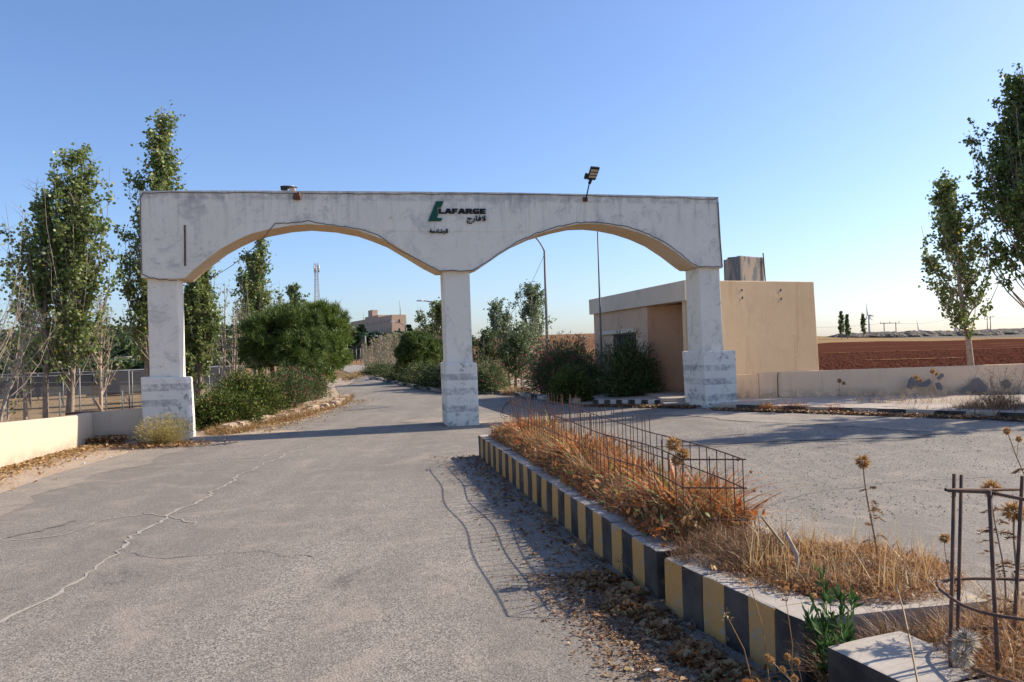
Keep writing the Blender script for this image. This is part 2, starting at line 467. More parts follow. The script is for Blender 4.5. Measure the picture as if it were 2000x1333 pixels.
class MB:
    """collects quads as numpy blocks"""
    def __init__(s): s.v = []; s.f = []; s.n = 0
    def add(s, v, f):
        v = np.asarray(v, float).reshape(-1, 3)
        s.v.append(v); s.f.append(np.asarray(f, int) + s.n); s.n += len(v)
    def tube(s, pts, rad, seg=6, cap=True):
        pts = np.asarray([tuple(p) for p in pts], float)
        rad = np.full(len(pts), rad, float) if np.isscalar(rad) else np.asarray(rad, float)
        t = np.gradient(pts, axis=0) if len(pts) > 1 else np.array([[0, 0, 1.]])
        t /= np.linalg.norm(t, axis=1)[:, None] + 1e-9
        up = np.array([0, 0, 1.]) if abs(t[0, 2]) < .9 else np.array([1., 0, 0])
        a = np.cross(t, up); a /= np.linalg.norm(a, axis=1)[:, None] + 1e-9
        b = np.cross(t, a)
        ang = np.arange(seg) * 2 * math.pi / seg
        ring = (a[:, None, :] * np.cos(ang)[None, :, None] + b[:, None, :] * np.sin(ang)[None, :, None]) * rad[:, None, None] + pts[:, None, :]
        v = ring.reshape(-1, 3); f = []
        for i in range(len(pts) - 1):
            for j in range(seg):
                k = (j + 1) % seg
                f.append((i * seg + j, i * seg + k, (i + 1) * seg + k, (i + 1) * seg + j))
        if cap and seg == 4:
            f.append((3, 2, 1, 0)); o = (len(pts) - 1) * seg; f.append((o, o + 1, o + 2, o + 3))
        elif cap and seg == 6:
            o = (len(pts) - 1) * seg
            f += [(0, 3, 2, 1), (0, 5, 4, 3), (o, o + 1, o + 2, o + 3), (o, o + 3, o + 4, o + 5)]
        elif cap and seg == 8:
            o = (len(pts) - 1) * seg
            for q in (0, 2, 4): f += [(0, q + 3, q + 2, q + 1) if q < 6 else 0]; f += [(o, o + q + 1, o + q + 2, o + q + 3)]
        s.add(v, f)
    def twigs(s, P0, P1, r0, r1, bend=None):
        """many straight 3-sided twigs at once, as quads"""
        P0 = np.asarray(P0, float); P1 = np.asarray(P1, float)
        n = len(P0)
        if n == 0: return
        r0 = np.broadcast_to(r0, (n,)); r1 = np.broadcast_to(r1, (n,))
        t = P1 - P0; t /= np.linalg.norm(t, axis=1)[:, None] + 1e-9
        up = np.where(np.abs(t[:, 2:3]) < .9, np.array([[0, 0, 1.]]), np.array([[1., 0, 0]]))
        a = np.cross(t, up); a /= np.linalg.norm(a, axis=1)[:, None] + 1e-9
        b = np.cross(t, a)
        v = np.zeros((n, 6, 3))
        for j in range(3):
            an = j * 2 * math.pi / 3
            d = a * math.cos(an) + b * math.sin(an)
            v[:, j] = P0 + d * r0[:, None]; v[:, 3 + j] = P1 + d * r1[:, None]
        base = np.arange(n)[:, None, None] * 6
        f = np.array([[0, 1, 4, 3], [1, 2, 5, 4], [2, 0, 3, 5]])[None] + base
        s.add(v.reshape(-1, 3), f.reshape(-1, 4))
    def leaves(s, P, L, W, D=None, droop=0.0, shape=.4):
        """one bent diamond of two... four corners per leaf; D = direction the leaf points"""
        P = np.asarray(P, float); n = len(P)
        if n == 0: return
        if D is None:
            D = RNG.normal(size=(n, 3)); D[:, 2] -= droop
        D = D / (np.linalg.norm(D, axis=1)[:, None] + 1e-9)
        N = RNG.normal(size=(n, 3))
        side = np.cross(D, N); side /= np.linalg.norm(side, axis=1)[:, None] + 1e-9
        L = np.broadcast_to(L, (n,)) * RNG.uniform(.7, 1.25, n); W = np.broadcast_to(W, (n,)) * RNG.uniform(.75, 1.2, n)
        nn = np.cross(side, D)
        v = np.zeros((n, 4, 3))
        v[:, 0] = P
        v[:, 1] = P + D * (L * shape)[:, None] + side * (W / 2)[:, None] + nn * (L * .08)[:, None]
        v[:, 2] = P + D * L[:, None]
        v[:, 3] = P + D * (L * shape)[:, None] - side * (W / 2)[:, None] + nn * (L * .08)[:, None]
        s.add(v.reshape(-1, 3), (np.arange(n)[:, None] * 4 + np.array([[0, 1, 2, 3]])))
    def blades(s, P, D, L, W, bend=.3, segs=2):
        """grass blades: tapering strips that lean over"""
        P = np.asarray(P, float); n = len(P)
        if n == 0: return
        D = D / (np.linalg.norm(D, axis=1)[:, None] + 1e-9)
        L = np.broadcast_to(L, (n,)); W = np.broadcast_to(W, (n,))
        az = RNG.uniform(0, 2 * math.pi, n)
        out = np.stack([np.cos(az), np.sin(az), np.zeros(n) - .25], 1)
        side = np.stack([-np.sin(az + RNG.normal(0, .9, n)), np.cos(az), np.zeros(n)], 1)
        side /= np.linalg.norm(side, axis=1)[:, None] + 1e-9
        be = bend * RNG.uniform(.2, 1.5, n)
        V = []
        for k in range(segs + 1):
            q = k / segs
            c = P + D * (L * q)[:, None] + out * (L * be * q * q)[:, None]
            ww = (W * (1 - .85 * q) / 2)[:, None]
            V += [c - side * ww, c + side * ww]
        v = np.stack(V, 1)
        m = (segs + 1) * 2
        f = np.array([[2 * k, 2 * k + 1, 2 * k + 3, 2 * k + 2] for k in range(segs)])[None] + np.arange(n)[:, None, None] * m
        s.add(v.reshape(-1, 3), f.reshape(-1, 4))
    def box(s, c, sz, rz=0.0, tilt=None):
        x, y, z = (k / 2 for k in sz)
        v = np.array([[i, j, k] for i in (-x, x) for j in (-y, y) for k in (-z, z)], float)
        M = Matrix.Rotation(rz, 3, 'Z') if tilt is None else tilt
        v = v @ np.array(M).T + np.array(tuple(c))
        s.add(v, [(0, 1, 3, 2), (4, 6, 7, 5), (0, 4, 5, 1), (2, 3, 7, 6), (0, 2, 6, 4), (1, 5, 7, 3)])
    def build(s, name, mat, parent=None, smooth=False, loc=None):
        if not s.v:
            s.add([(0, 0, 0), (0, 0, .001), (0, .001, 0), (.001, 0, 0)], [(0, 1, 2, 3)])
        me = npmesh(name, np.concatenate(s.v), np.concatenate(s.f), smooth)
        return link(name, me, mat, parent, loc)
def bmobj(name, bm, mat, parent=None, bevel=0, smooth=False, loc=None):
    if bevel:
        bmesh.ops.bevel(bm, geom=[e for e in bm.edges], offset=bevel, segments=2, profile=.6, affect='EDGES', clamp_overlap=True)
    bmesh.ops.recalc_face_normals(bm, faces=bm.faces)
    me = bpy.data.meshes.new(name); bm.to_mesh(me); bm.free()
    if smooth:
        for p in me.polygons: p.use_smooth = True
    return link(name, me, mat, parent, loc)
def prism(poly, off):
    """solid between a planar outline and the same outline moved by off"""
    bm = bmesh.new()
    a = [bm.verts.new(p) for p in poly]
    b = [bm.verts.new(Vector(p) + Vector(off)) for p in poly]
    bm.faces.new(a); bm.faces.new(b[::-1])
    for i in range(len(a)):
        j = (i + 1) % len(a)
        bm.faces.new((a[i], b[i], b[j], a[j]))
    return bm
def boxbm(x0, x1, y0, y1, z0, z1):
    return prism([(x0, y0, z0), (x1, y0, z0), (x1, y1, z0), (x0, y1, z0)], (0, 0, z1 - z0))
def roughen(bm, amp, cuts=0, scale=3.0, seed=0):
    from mathutils import noise
    if cuts:
        bmesh.ops.subdivide_edges(bm, edges=bm.edges[:], cuts=cuts, use_grid_fill=True)
    for v in bm.verts:
        v.co += noise.noise_vector(v.co * scale + Vector((seed, 0, 0))) * amp
    return bm
def sheet(name, poly, mat, off, spacing=1.0, zf=None, amp=0.0, parent=None):
    """a flat-lying sheet with that outline which follows the land"""
    poly = [(p[0], p[1]) for p in poly]
    pts = []
    for i in range(len(poly)):
        a = Vector(poly[i]); b = Vector(poly[(i + 1) % len(poly)])
        n = max(1, int((b - a).length / spacing))
        for k in range(n): pts.append(a.lerp(b, k / n))
    ne = len(pts)
    xs = [p[0] for p in poly]; ys = [p[1] for p in poly]
    x = min(xs)
    inner = []
    gx = np.arange(min(xs), max(xs), spacing); gy = np.arange(min(ys), max(ys), spacing)
    for X in gx:
        for Y in gy: inner.append(Vector((X + RNG.uniform(-.2, .2) * spacing, Y + RNG.uniform(-.2, .2) * spacing)))
    vs, es, fs, _, _, _ = delaunay_2d_cdt(pts + inner, [(i, (i + 1) % ne) for i in range(ne)], [], 1, 1e-5)
    V = np.array([(v[0], v[1]) for v in vs])
    z = (hz(V[:, 0], V[:, 1]) if zf is None else zf(V[:, 0], V[:, 1])) + off
    if amp: z = z + amp * np.sin(V[:, 0] * 3.1 + V[:, 1]) * np.sin(V[:, 1] * 2.3)
    me = npmesh(name, np.column_stack([V, z]), np.array([tuple(f) for f in fs]), True)
    if me.polygons[0].normal.z < 0: me.flip_normals()
    return link(name, me, mat, parent)

# ================================================================== SETTING
def axis(a):
    return np.array(a)
xs = np.unique(np.concatenate([np.arange(-30, 30, 1.0), np.arange(-120, 120, 6.0), np.arange(-400, 400, 16.0), np.linspace(-3500, 3500, 60)]))
ys = np.unique(np.concatenate([np.arange(-8, 70, 1.0), np.arange(70, 200, 5.0), np.arange(200, 700, 12.0), np.linspace(700, 5000, 30)]))
X, Y = np.meshgrid(xs, ys)
Z = hz(X, Y) - .02
idx = np.arange(X.size).reshape(X.shape)
F = np.stack([idx[:-1, :-1], idx[:-1, 1:], idx[1:, 1:], idx[1:, :-1]], -1).reshape(-1, 4)
tag(link('ground', npmesh('ground', np.column_stack([X.ravel(), Y.ravel(), Z.ravel()]), F, True), 'ground_far'), kind='structure')

g = lambda *a: [G(*p) for p in a]
roadL = g((0, 985), (150, 930), (250, 893), (385, 858), (520, 837), (610, 819), (666, 792), (662, 769), (650, 747), (677, 729), (702, 721))
roadL[0].x = -6.0
edge_right = [(-11.3, 76), (-11.5, 68), (-11.6, 60), (-11.1, 55.2), (-8.2, 46.8), (-5.9, 39.3), (-3.6, 32.3), (-2.97, 30.8), (-.9, 28.6), (-.07, 27.4), (1.06, 23.9), (1.75, 22.1), (2.2, 21.3), (3.75, 19.3), (4.3, 18.4), (4.7, 17.6), (5.85, 16.5), (7.3, 15.3), (9.4, 13.75), (16, 8.5), (24, 3), (24, -6)]
road_poly = [(-6.0, -6)] + [(p.x, p.y) for p in roadL] + [(-13.6, 86)] + edge_right
tag(sheet('road', road_poly, 'asphalt', .012, 1.2), kind='structure')
# dirt verge on the left of the road, runs under the road edge
sh = [(-9.6, -6), (-9.6, 16), (-9.2, 24), (-9.5, 34), (-12.5, 47), (-17, 70), (-19, 80), (-14.5, 82), (-14.6, 68), (-10.7, 46.3), (-7.2, 32.6), (-5.4, 25), (-4.9, 20), (-4.5, 17.7), (-5.2, 15.8), (-5.3, 13), (-5.4, 11), (-5.5, 9), (-5.6, -6)]
tag(sheet('dirt_verge', sh, 'dirt', .004, 1.2, amp=.002), kind='structure')
# verge right of the far road
sh2 = [(-11.3, 76), (-11.5, 60), (-11.1, 55.2), (-8.2, 46.8), (-5.9, 39.3), (-3.6, 32.3), (-2.97, 30.8), (-.9, 28.6), (-.07, 27.4), (1.06, 23.9), (1.75, 22.1), (2.2, 21.3), (3.0, 24.5), (3.2, 30), (1, 40), (-3, 55), (-8, 76)]
tag(sheet('planted_verge', sh2, 'dirt', .03, 1.5), kind='structure')
tag(sheet('crossing_road', [(-75, 126), (-30, 122), (-30, 129), (-75, 134)], 'dusty_asphalt', .06, 4), kind='structure')
tag(sheet('road_continuation', [(-16.2, 80), (-13.6, 86), (-18, 104), (-30, 122), (-38, 123), (-24, 104), (-18.5, 88)], 'dusty_asphalt', .03, 3), kind='structure')
edge_ = [Vector((-6.0, -6, 0))] + roadL[:5]
inn = []
for i_ in range(len(edge_) - 1):
    for k_ in range(6):
        p_ = edge_[i_].lerp(edge_[i_ + 1], k_ / 6); q_ = p_.y
        inn.append((p_.x + .45 + .25 * math.sin(q_ * 1.1) + .14 * math.sin(q_ * 3.7 + 1) + .07 * math.sin(q_ * 9), p_.y))
outl = [(p_.x - .35 + .15 * math.sin(p_.y * 2), p_.y) for p_ in edge_[::-1]]
tag(sheet('dust_strip', inn + outl, 'edge_dust', .016, .5), kind='structure')
# ragged dirt lobes that have washed over the asphalt
def lobe(name, ctr, rx, ry, mat='dirt', off=.0165, n=26, rot=0, seed=0):
    rr = random.Random(seed)
    ph = [rr.uniform(0, 6.28) for _ in range(3)]
    P = []
    for i in range(n):
        a = 2 * math.pi * i / n
        r = 1 + .16 * math.sin(3 * a + ph[0]) + .12 * math.sin(5 * a + ph[1]) + .08 * math.sin(8 * a + ph[2])
        x, y = rx * r * math.cos(a), ry * r * math.sin(a)
        P.append((ctr[0] + x * math.cos(rot) - y * math.sin(rot), ctr[1] + x * math.sin(rot) + y * math.cos(rot)))
    return tag(sheet(name, P, mat, off, .6), kind='structure')
lobe('dirt_patch', (-6.1, 21.5), .6, 3.5, rot=.05, seed=3)
lobe('dirt_patch', (-6.2, 16.6), 1.3, .7, seed=8)
lobe('dirt_patch', (-1.1, 18.6), 1.3, 1.5, 'dusty_asphalt', seed=5)
lobe('asphalt_patch', (-4.6, 23.4), .7, 1.0, 'asphalt_patch', off=.022, n=9, seed=4)
lobe('asphalt_patch', (3.6, 12.6), 3.0, .35, 'asphalt_patch', off=.02, rot=-.1, seed=14)
lobe('sandy_patch', (6.2, 14.6), 3.6, .9, 'dusty_asphalt', off=.016, rot=-.7, seed=15)

def crack(px, w, seed, mat='sand_crack'):
    rr = random.Random(seed)
    C = [G(*p) for p in px]
    L = []; R = []
    for i in range(len(C) - 1):
        n = max(2, int((C[i + 1] - C[i]).length / .09))
        for k in range(n):
            p = C[i].lerp(C[i + 1], k / n)
            d = (C[i + 1] - C[i]).normalized(); s = Vector((-d.y, d.x, 0))
            p = p + s * (rr.gauss(0, .018) + .03 * math.sin(len(L) * .5 + seed))
            ww = w * rr.uniform(.35, 1.25) / 2
            L.append(p + s * ww); R.append(p - s * ww)
    m = MB()
    V = []
    for a, b in zip(L, R): V += [(a.x, a.y, hzf(a.x, a.y) + .0175), (b.x, b.y, hzf(b.x, b.y) + .0175)]
    m.add(V, [(2 * i, 2 * i + 1, 2 * i + 3, 2 * i + 2) for i in range(len(L) - 1)])
    return tag(m.build('road_crack', mat), kind='structure')
crack([(-40, 1245), (60, 1190), (175, 1130), (250, 1060), (330, 1010), (400, 975), (480, 925), (560, 890), (620, 870)], .038, 1)
crack([(230, 1082), (330, 1092), (410, 1088), (500, 1082), (640, 1090)], .012, 2, 'asphalt_patch')
crack([(0, 1062), (130, 1047), (200, 1020), (290, 1005), (400, 1030)], .02, 3)
crack([(380, 900), (500, 897), (560, 880), (700, 862)], .03, 5)
crack([(150, 1020), (0, 1058)], .05, 6, 'asphalt_patch')
crack([(1450, 1000), (1620, 960), (1800, 940), (2000, 935)], .015, 8, 'asphalt_patch')
crack([(1250, 866), (1400, 878), (1600, 872), (1800, 868)], .05, 9, 'asphalt_patch')

# right-hand pavement behind its kerb
def kerb_run(name, label, pts, height, width, colours, step, z0=None, top='kerb_top', seed=0, cat='kerb', group=None, jitter=.0025, bev=.016):
    """row of kerb stones, each stone a part; pts: outer edge line, width extends to the left-hand normal"""
    rr = random.Random(seed)
    root = empty(name, (pts[0][0], pts[0][1], 0), label, cat, group)
    ox, oy = pts[0][0], pts[0][1]
    k = 0
    for i in range(len(pts) - 1):
        a = Vector(pts[i][:2]); b = Vector(pts[i + 1][:2])
        n = max(1, round((b - a).length / step))
        d = (b - a).normalized(); s = Vector((-d.y, d.x))
        for j in range(n):
            p = a.lerp(b, j / n); q = a.lerp(b, (j + 1) / n) - d * .0015
            jo = rr.gauss(0, jitter)
            hh = height + rr.gauss(0, jitter)
            z = (hzf(p.x, p.y) if z0 is None else z0)
            P = [(p.x - ox + s.x * jo, p.y - oy + s.y * jo), (q.x - ox + s.x * jo, q.y - oy + s.y * jo), (q.x - ox + s.x * width, q.y - oy + s.y * width), (p.x - ox + s.x * width, p.y - oy + s.y * width)]
            bm = prism([(x, y, z - .05) for x, y in P], (0, 0, hh + .05))
            bmesh.ops.bevel(bm, geom=bm.edges[:], offset=bev, segments=2, profile=.7, affect='EDGES')
            roughen(bm, .005, 1, 11, seed + k); roughen(bm, .004, 0, 40, seed + k)
            bmesh.ops.recalc_face_normals(bm, faces=bm.faces)
            for f in bm.faces:
                f.material_index = 1 if f.normal.z > .6 else 0
            me = bpy.data.meshes.new('kerb_stone'); bm.to_mesh(me); bm.free()
            o = link('kerb_stone', me, [colours[k % len(colours)], top], root)
            k += 1
    return root

# median islands: outer (left) edge runs towards the camera, so the stones lie to its left-hand side = east
A0, A1 = Vector((-.57, 11.96)), Vector((.86, 5.0))
B0, B1 = Vector((.895, 4.77)), Vector((1.33, 3.62))
C0, C1 = Vector((1.31, 3.31)), Vector((1.95, 1.3))
KH = .34
kerb_run('striped_kerb', 'long yellow and black striped kerb beside the rusty rebar cage', [A0, Vector((.43, 7.05)), Vector((.88, 4.90))], KH, .27, ['kerb_black', 'kerb_yellow'], .215, 0, seed=1, group='striped kerbs of the median')
kerb_run('striped_kerb', 'short yellow and black striped kerb below the brown weed mound', [B0, B1], KH, .27, ['kerb_yellow', 'kerb_black'], .2, 0, seed=2, group='striped kerbs of the median')
kerb_run('striped_kerb', 'nearest black and yellow kerb block in the bottom right corner', [C0, Vector((1.47, 2.87)), C1], KH, .42, ['kerb_black', 'kerb_yellow'], .45, 0, seed=3, group='striped kerbs of the median', jitter=.002)
kerb_run('end_kerb', 'pale concrete end kerb of the weed mound facing the nearest block', [Vector((1.36, 3.66)), Vector((2.35, 3.86))], KH - .01, .27, ['kerb_top'], 1.1, 0, seed=4)
kerb_run('end_kerb', 'pale concrete end slab behind the near rebar cage', [Vector((1.76, 3.08)), Vector((2.75, 3.3))][::1], KH - .006, .26, ['kerb_top'], 1.1, 0, seed=5)
kerb_run('far_side_kerb', 'plain pale kerb on the right side of the long median', [Vector((2.3, 3.95)), Vector((1.85, 5.3)), Vector((.5, 12.1))], KH - .02, .2, ['kerb_top', 'kerb_sand'], .6, 0, seed=6)
kerb_run('median_nose_kerb', 'short plain kerb closing the far end of the long median', [Vector((.42, 12.1)), Vector((-.54, 11.99))], KH - .01, .25, ['kerb_yellow'], .5, 0, seed=7)
# soil in the planters
tag(sheet('planter_soil', [(-.3, 11.75), (.3, 11.85), (1.65, 5.3), (1.15, 4.95), (.66, 7.1)], 'planter_soil', .33, .25, amp=.02), kind='structure')
tag(sheet('planter_soil', [(1.14, 4.9), (1.7, 5.2), (2.1, 4.1), (1.6, 3.9)], 'planter_soil', .35, .12, amp=.02), kind='structure')
tag(sheet('planter_soil', [(1.78, 3.2), (2.6, 3.3), (3.2, 1.5), (2.3, 1.5)], 'planter_soil', .33, .12, amp=.015), kind='structure')
tag(sheet('gap_soil', [(.8, 5.05), (1.9, 5.1), (1.9, 4.7), (.8, 4.7)], 'planter_soil', .04, .2), kind='structure')

# pavement and kerb in front of the guard house and along the right-hand wall
PAV = .13
kerb_run('pavement_kerb', 'low black and sand kerb running right from the right pedestal', [Vector((4.62, 17.72)), Vector((5.8, 16.6)), Vector((7.25, 15.35)), Vector((9.3, 13.85)), Vector((16, 8.6))], PAV, .3, ['kerb_sand', 'kerb_black'], .5, seed=11)
pav = [(4.85, 17.75), (6.0, 16.75), (7.4, 15.5), (9.5, 14.0), (16.2, 8.8), (20, 12), (16, 17.6), (9.7, 19.1), (6.1, 19.7), (5.2, 19.2)]
tag(sheet('pavement', pav, 'concrete_pavement', PAV - .008, .8), kind='structure')
kerb_run('painted_kerb', 'black and white painted kerb in front of the guard house', [Vector((2.2, 21.45)), Vector((3.72, 19.4))], .17, .25, ['kerb_black', 'kerb_white'], .235, seed=12)
tag(sheet('forecourt', [(2.35, 21.6), (3.85, 19.5), (4.4, 19.9), (5.0, 21), (3.5, 27), (2.2, 27)], 'concrete_pavement', .15, .6), kind='structure')
# far road edge stones, rough
kerb_run('roadside_kerb', 'rough sandy kerb stones under the far right hedge', [Vector(p) for p in [(-11.0, 55.2), (-8.1, 46.8), (-5.8, 39.3), (-3.5, 32.4), (-2.9, 30.9), (-.8, 28.7)]], .13, .22, ['kerb_sand', 'kerb_top', 'kerb_black'], .9, seed=13, jitter=.02)
kerb_run('island_kerb', 'grey and white worn kerb under the flowering oleanders', [Vector(p) for p in [(-.75, 28.6), (.05, 27.4), (1.1, 24), (1.75, 22.3)]], .14, .22, ['kerb_black', 'kerb_white', 'kerb_top'], .55, seed=14, jitter=.02)
def stonerun(name, label, pts, n, sz, seed, cat='kerb'):
    rr = random.Random(seed); root = empty(name, (pts[0][0], pts[0][1], 0), label, cat)
    for i in range(n):
        t = (i + .5) / n * (len(pts) - 1); k = int(t); a = Vector(pts[k]); b = Vector(pts[min(k + 1, len(pts) - 1)]); p = a.lerp(b, t - k)
        h = sz * rr.uniform(.5, 1.0)
        bm = boxbm(-sz * rr.uniform(.6, 1.1), sz * rr.uniform(.6, 1.1), -sz * .6, sz * .6, -.1, h)
        bmesh.ops.bevel(bm, geom=bm.edges[:], offset=.03, segments=2, affect='EDGES'); roughen(bm, .05, 1, 6, i + seed)
        bmesh.ops.rotate(bm, verts=bm.verts, matrix=Matrix.Rotation(math.atan2(b.y - a.y, b.x - a.x) + rr.gauss(0, .15), 3, 'Z'))
        bmobj('stone', bm, 'stone', root, loc=(p.x - pts[0][0] + rr.gauss(0, .05), p.y - pts[0][1], hzf(p.x, p.y)))
    return root
stonerun('stone_edging', 'broken sandy edging stones below the left juniper', [(-6.35, 16.9), (-6.35, 18.2), (-6.0, 20.5), (-5.7, 24.5), (-6.3, 29.5)], 30, .2, 21)

# ================================================================== GATEWAY
GA, GM = 17.226, .2
gd = Vector((1, GM, 0)).normalized(); gn = Vector((-GM, 1, 0)).normalized()
gorg = PL(281, 862, GA, GM)
gate = empty('gateway_arch', (-1.5, 16.93, 0), 'white plastered twin-arch gateway spanning both carriageways', 'gateway')
gl = Vector(gate.location)
beam_px = [(272, 373), (420, 372.5), (560, 373), (800, 374.5), (1000, 376.5), (1100, 378.5), (1250, 381.5), (1403, 385), (1407, 450), (1411, 524), (1359, 522), (1349, 515.5), (1320, 493), (1287.5, 471.6), (1255, 457), (1222.5, 446.6), (1190, 440), (1161, 437), (1128, 438), (1092.5, 445.6), (1047, 458.6), (1011, 475), (990, 488), (969, 502.5), (940, 522), (923.5, 529), (858.5, 530), (832.5, 517), (800, 497), (760, 473), (730, 461), (700, 450.5), (655, 442), (604, 438), (565, 441), (520, 449.5), (490, 457), (460, 470.5), (430, 487), (400, 509.5), (376, 529), (361, 543), (346, 545), (276, 543), (274, 460)]
bf = [PL(x, y, GA - .09, GM) - gl for x, y in beam_px]
bm = prism(bf, gn * .92)
bmesh.ops.recalc_face_normals(bm, faces=bm.faces)
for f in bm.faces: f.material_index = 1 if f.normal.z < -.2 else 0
me = bpy.data.meshes.new('beam'); bm.to_mesh(me); bm.free()
link('beam', me, ['gate_plaster', 'gate_soffit_bounce'], gate)
def gbox(name, px, depth, rec, mat, bevel=.02, cap=None):
    f = [PL(x, y, GA + rec * math.sqrt(1 + GM * GM), GM) - gl for x, y in px]
    bm = prism(f, gn * depth)
    return bmobj(name, bm, mat, gate, bevel)
gbox('pillar', [(287, 540), (346.5, 540), (351.5, 740), (292, 740)], .55, 0.0, 'gate_plaster')
gbox('pillar', [(866, 525), (917, 525), (923.5, 712), (873, 712)], .72, 0.0, 'gate_plaster')
gbox('pillar', [(1365, 518), (1405, 518), (1414, 690), (1372, 690)], .78, 0.0, 'gate_plaster')
gbox('pedestal', [(274, 737), (364, 737.5), (372, 868), (280, 866)], .62, -.12, 'pedestal_paint', .03)
gbox('pedestal', [(869.5, 709), (932, 708.5), (937, 838), (874.5, 840)], 1.05, -.12, 'pedestal_paint', .04)
gbox('pedestal', [(1373, 686), (1437, 684.5), (1442, 802), (1380, 806)], 1.2, -.1, 'pedestal_paint', .03)
# raised plaster field behind the lettering
pp = [(735, 386), (1043, 389), (1042, 430), (1036, 453), (735, 452)]
bm = prism([PL(x, y, GA - .098, GM) - gl for x, y in pp], gn * .02)
bmobj('plaster_field', bm, 'gate_plaster', gate)
def cable(name, px, r, off, mat='wire', parent=gate, lift=True):
    P = [PL(x, y, GA - off, GM) - gl for x, y in px]
    Q = []
    for i in range(len(P) - 1):
        for k in range(5):
            Q.append(P[i].lerp(P[i + 1], k / 5) + Vector((0, 0, random.gauss(0, .006))))
    Q.append(P[-1])
    m = MB(); m.tube(Q, r, 5, False)
    return m.build(name, mat, parent)
cable('cable', [(277, 535), (275, 460), (274, 385), (280, 377), (330, 375.5), (420, 377), (520, 377), (600, 378), (700, 379), (820, 379), (930, 379), (1050, 381), (1150, 382.5), (1250, 385), (1330, 387), (1396, 389.5), (1402, 386)], .008, .107)
cable('cable', [(277, 536), (290, 542), (310, 546), (346, 548)], .0085, .107)
cable('cable', [(517, 462), (537, 437), (565, 436), (604, 432), (640, 439), (700, 447), (740, 460), (775, 487), (830, 515)], .008, .107)
cable('cable', [(830, 515), (858, 529.5), (923, 528.5), (945, 516), (1011, 472), (1047, 456), (1092, 442.5), (1128, 435), (1165, 434), (1225, 443), (1262, 456), (1296, 472), (1325, 492), (1355, 517), (1366, 521), (1408, 522)], .0085, .107)
cable('conduit', [(1402.5, 396), (1405, 450), (1411, 522)], .014, .105, 'rust_brown')
cable('rust_stain', [(361, 441), (361.5, 480), (361.5, 520)], .02, .095, 'rust_brown')
# small rusty socket
bm = boxbm(-.07, .07, -.06, .02, -.07, .07); roughen(bm, .03, 2, 14, 3)
bmobj('lamp_socket', bm, 'rust_brown', gate, loc=PL(581, 384, GA - .1, GM) - gl)
# sign: green mark and lettering
def flat(name, loops, mat, parent, off=.13, depth=.025):
    cu = bpy.data.curves.new(name, 'CURVE'); cu.dimensions = '2D'; cu.fill_mode = 'BOTH'
    cu.extrude = depth / 2
    for lp in loops:
        sp = cu.splines.new('POLY'); sp.points.add(len(lp) - 1)
        for i, (x, y) in enumerate(lp): sp.points[i].co = (x, y, 0, 1)
        sp.use_cyclic_u = True
    o = bpy.data.objects.new(name, cu); COL.objects.link(o)
    bpy.context.view_layer.update()
    me = bpy.data.meshes.new_from_object(o.evaluated_get(bpy.context.evaluated_depsgraph_get()))
    bpy.data.objects.remove(o); bpy.data.curves.remove(cu)
    return me
logo = empty('company_sign', PL(893, 415, GA - .115, GM), 'green and black company name sign on the beam above the middle pillar', 'sign')
lo = Vector(logo.location)
M = Matrix((gd, Vector((0, 0, 1)), -gn)).transposed()
logo.rotation_euler = M.to_euler()
def sgn(x, y):                     # photo point -> sign plane coordinates
    p = PL(x, y, GA - .115, GM) - lo
    return (p.dot(gd), p.z)
z4 = lambda x, y: sgn(820 + x / 8.333, 380 + y / 8.333)
link('green_mark', flat('green_mark', [[z4(262, 113), z4(385, 113), z4(345, 213), z4(288, 215), z4(295, 345), z4(278, 385), z4(364, 388), z4(345, 437), z4(135, 437)]], 'green_paint', logo), 'green_paint', logo)
T = .36
LET = {
 'L': [[(0, 0), (1, 0), (1, .27), (.42, .27), (.42, 1), (0, 1)]],
 'A': [[(-.08, 0), (.3, 1), (.74, 1), (1.12, 0), (.7, 0), (.64, .18), (.39, .18), (.33, 0)], [(.46, .40), (.57, .40), (.515, .66)]],
 'F': [[(0, 0), (.42, 0), (.42, .36), (.9, .36), (.9, .6), (.42, .6), (.42, .75), (1, .75), (1, 1), (0, 1)]],
 'R': [[(0, 0), (.4, 0), (.4, .34), (.5, .34), (.66, 0), (1.1, 0), (.84, .4), (1, .52), (1, .82), (.86, 1), (0, 1)], [(.4, .56), (.62, .56), (.62, .78), (.4, .78)]],
 'G': [[(.2, 0), (1, 0), (1, .55), (.5, .55), (.5, .36), (.63, .36), (.63, .24), (.42, .24), (.38, .3), (.38, .7), (.44, .77), (1, .77), (1, 1), (.2, 1), (0, .8), (0, .2)]],
 'E': [[(0, 0), (1, 0), (1, .25), (.42, .25), (.42, .39), (.93, .39), (.93, .61), (.42, .61), (.42, .75), (1, .75), (1, 1), (0, 1)]]}
x0, x1 = 306, 1070
word = 'LAFARGE'; wid = [.86, 1.05, .88, 1.05, 1.02, 1.02, .92]
tot = sum(wid) + .12 * 6; cx = x0
for ch, wd in zip(word, wid):
    wpx = wd / tot * (x1 - x0)
    base_y = 315 + (cx - x0) / (x1 - x0) * 4; top_y = 231 + (cx - x0) / (x1 - x0) * 4
    lp = [[z4(cx + x * wpx, base_y + (top_y - base_y) * y) for x, y in l] for l in LET[ch]]
    o = link('letter', flat('letter', lp, 'black_letter', logo), 'black_letter', logo)
    cx += wpx + .12 / tot * (x1 - x0)
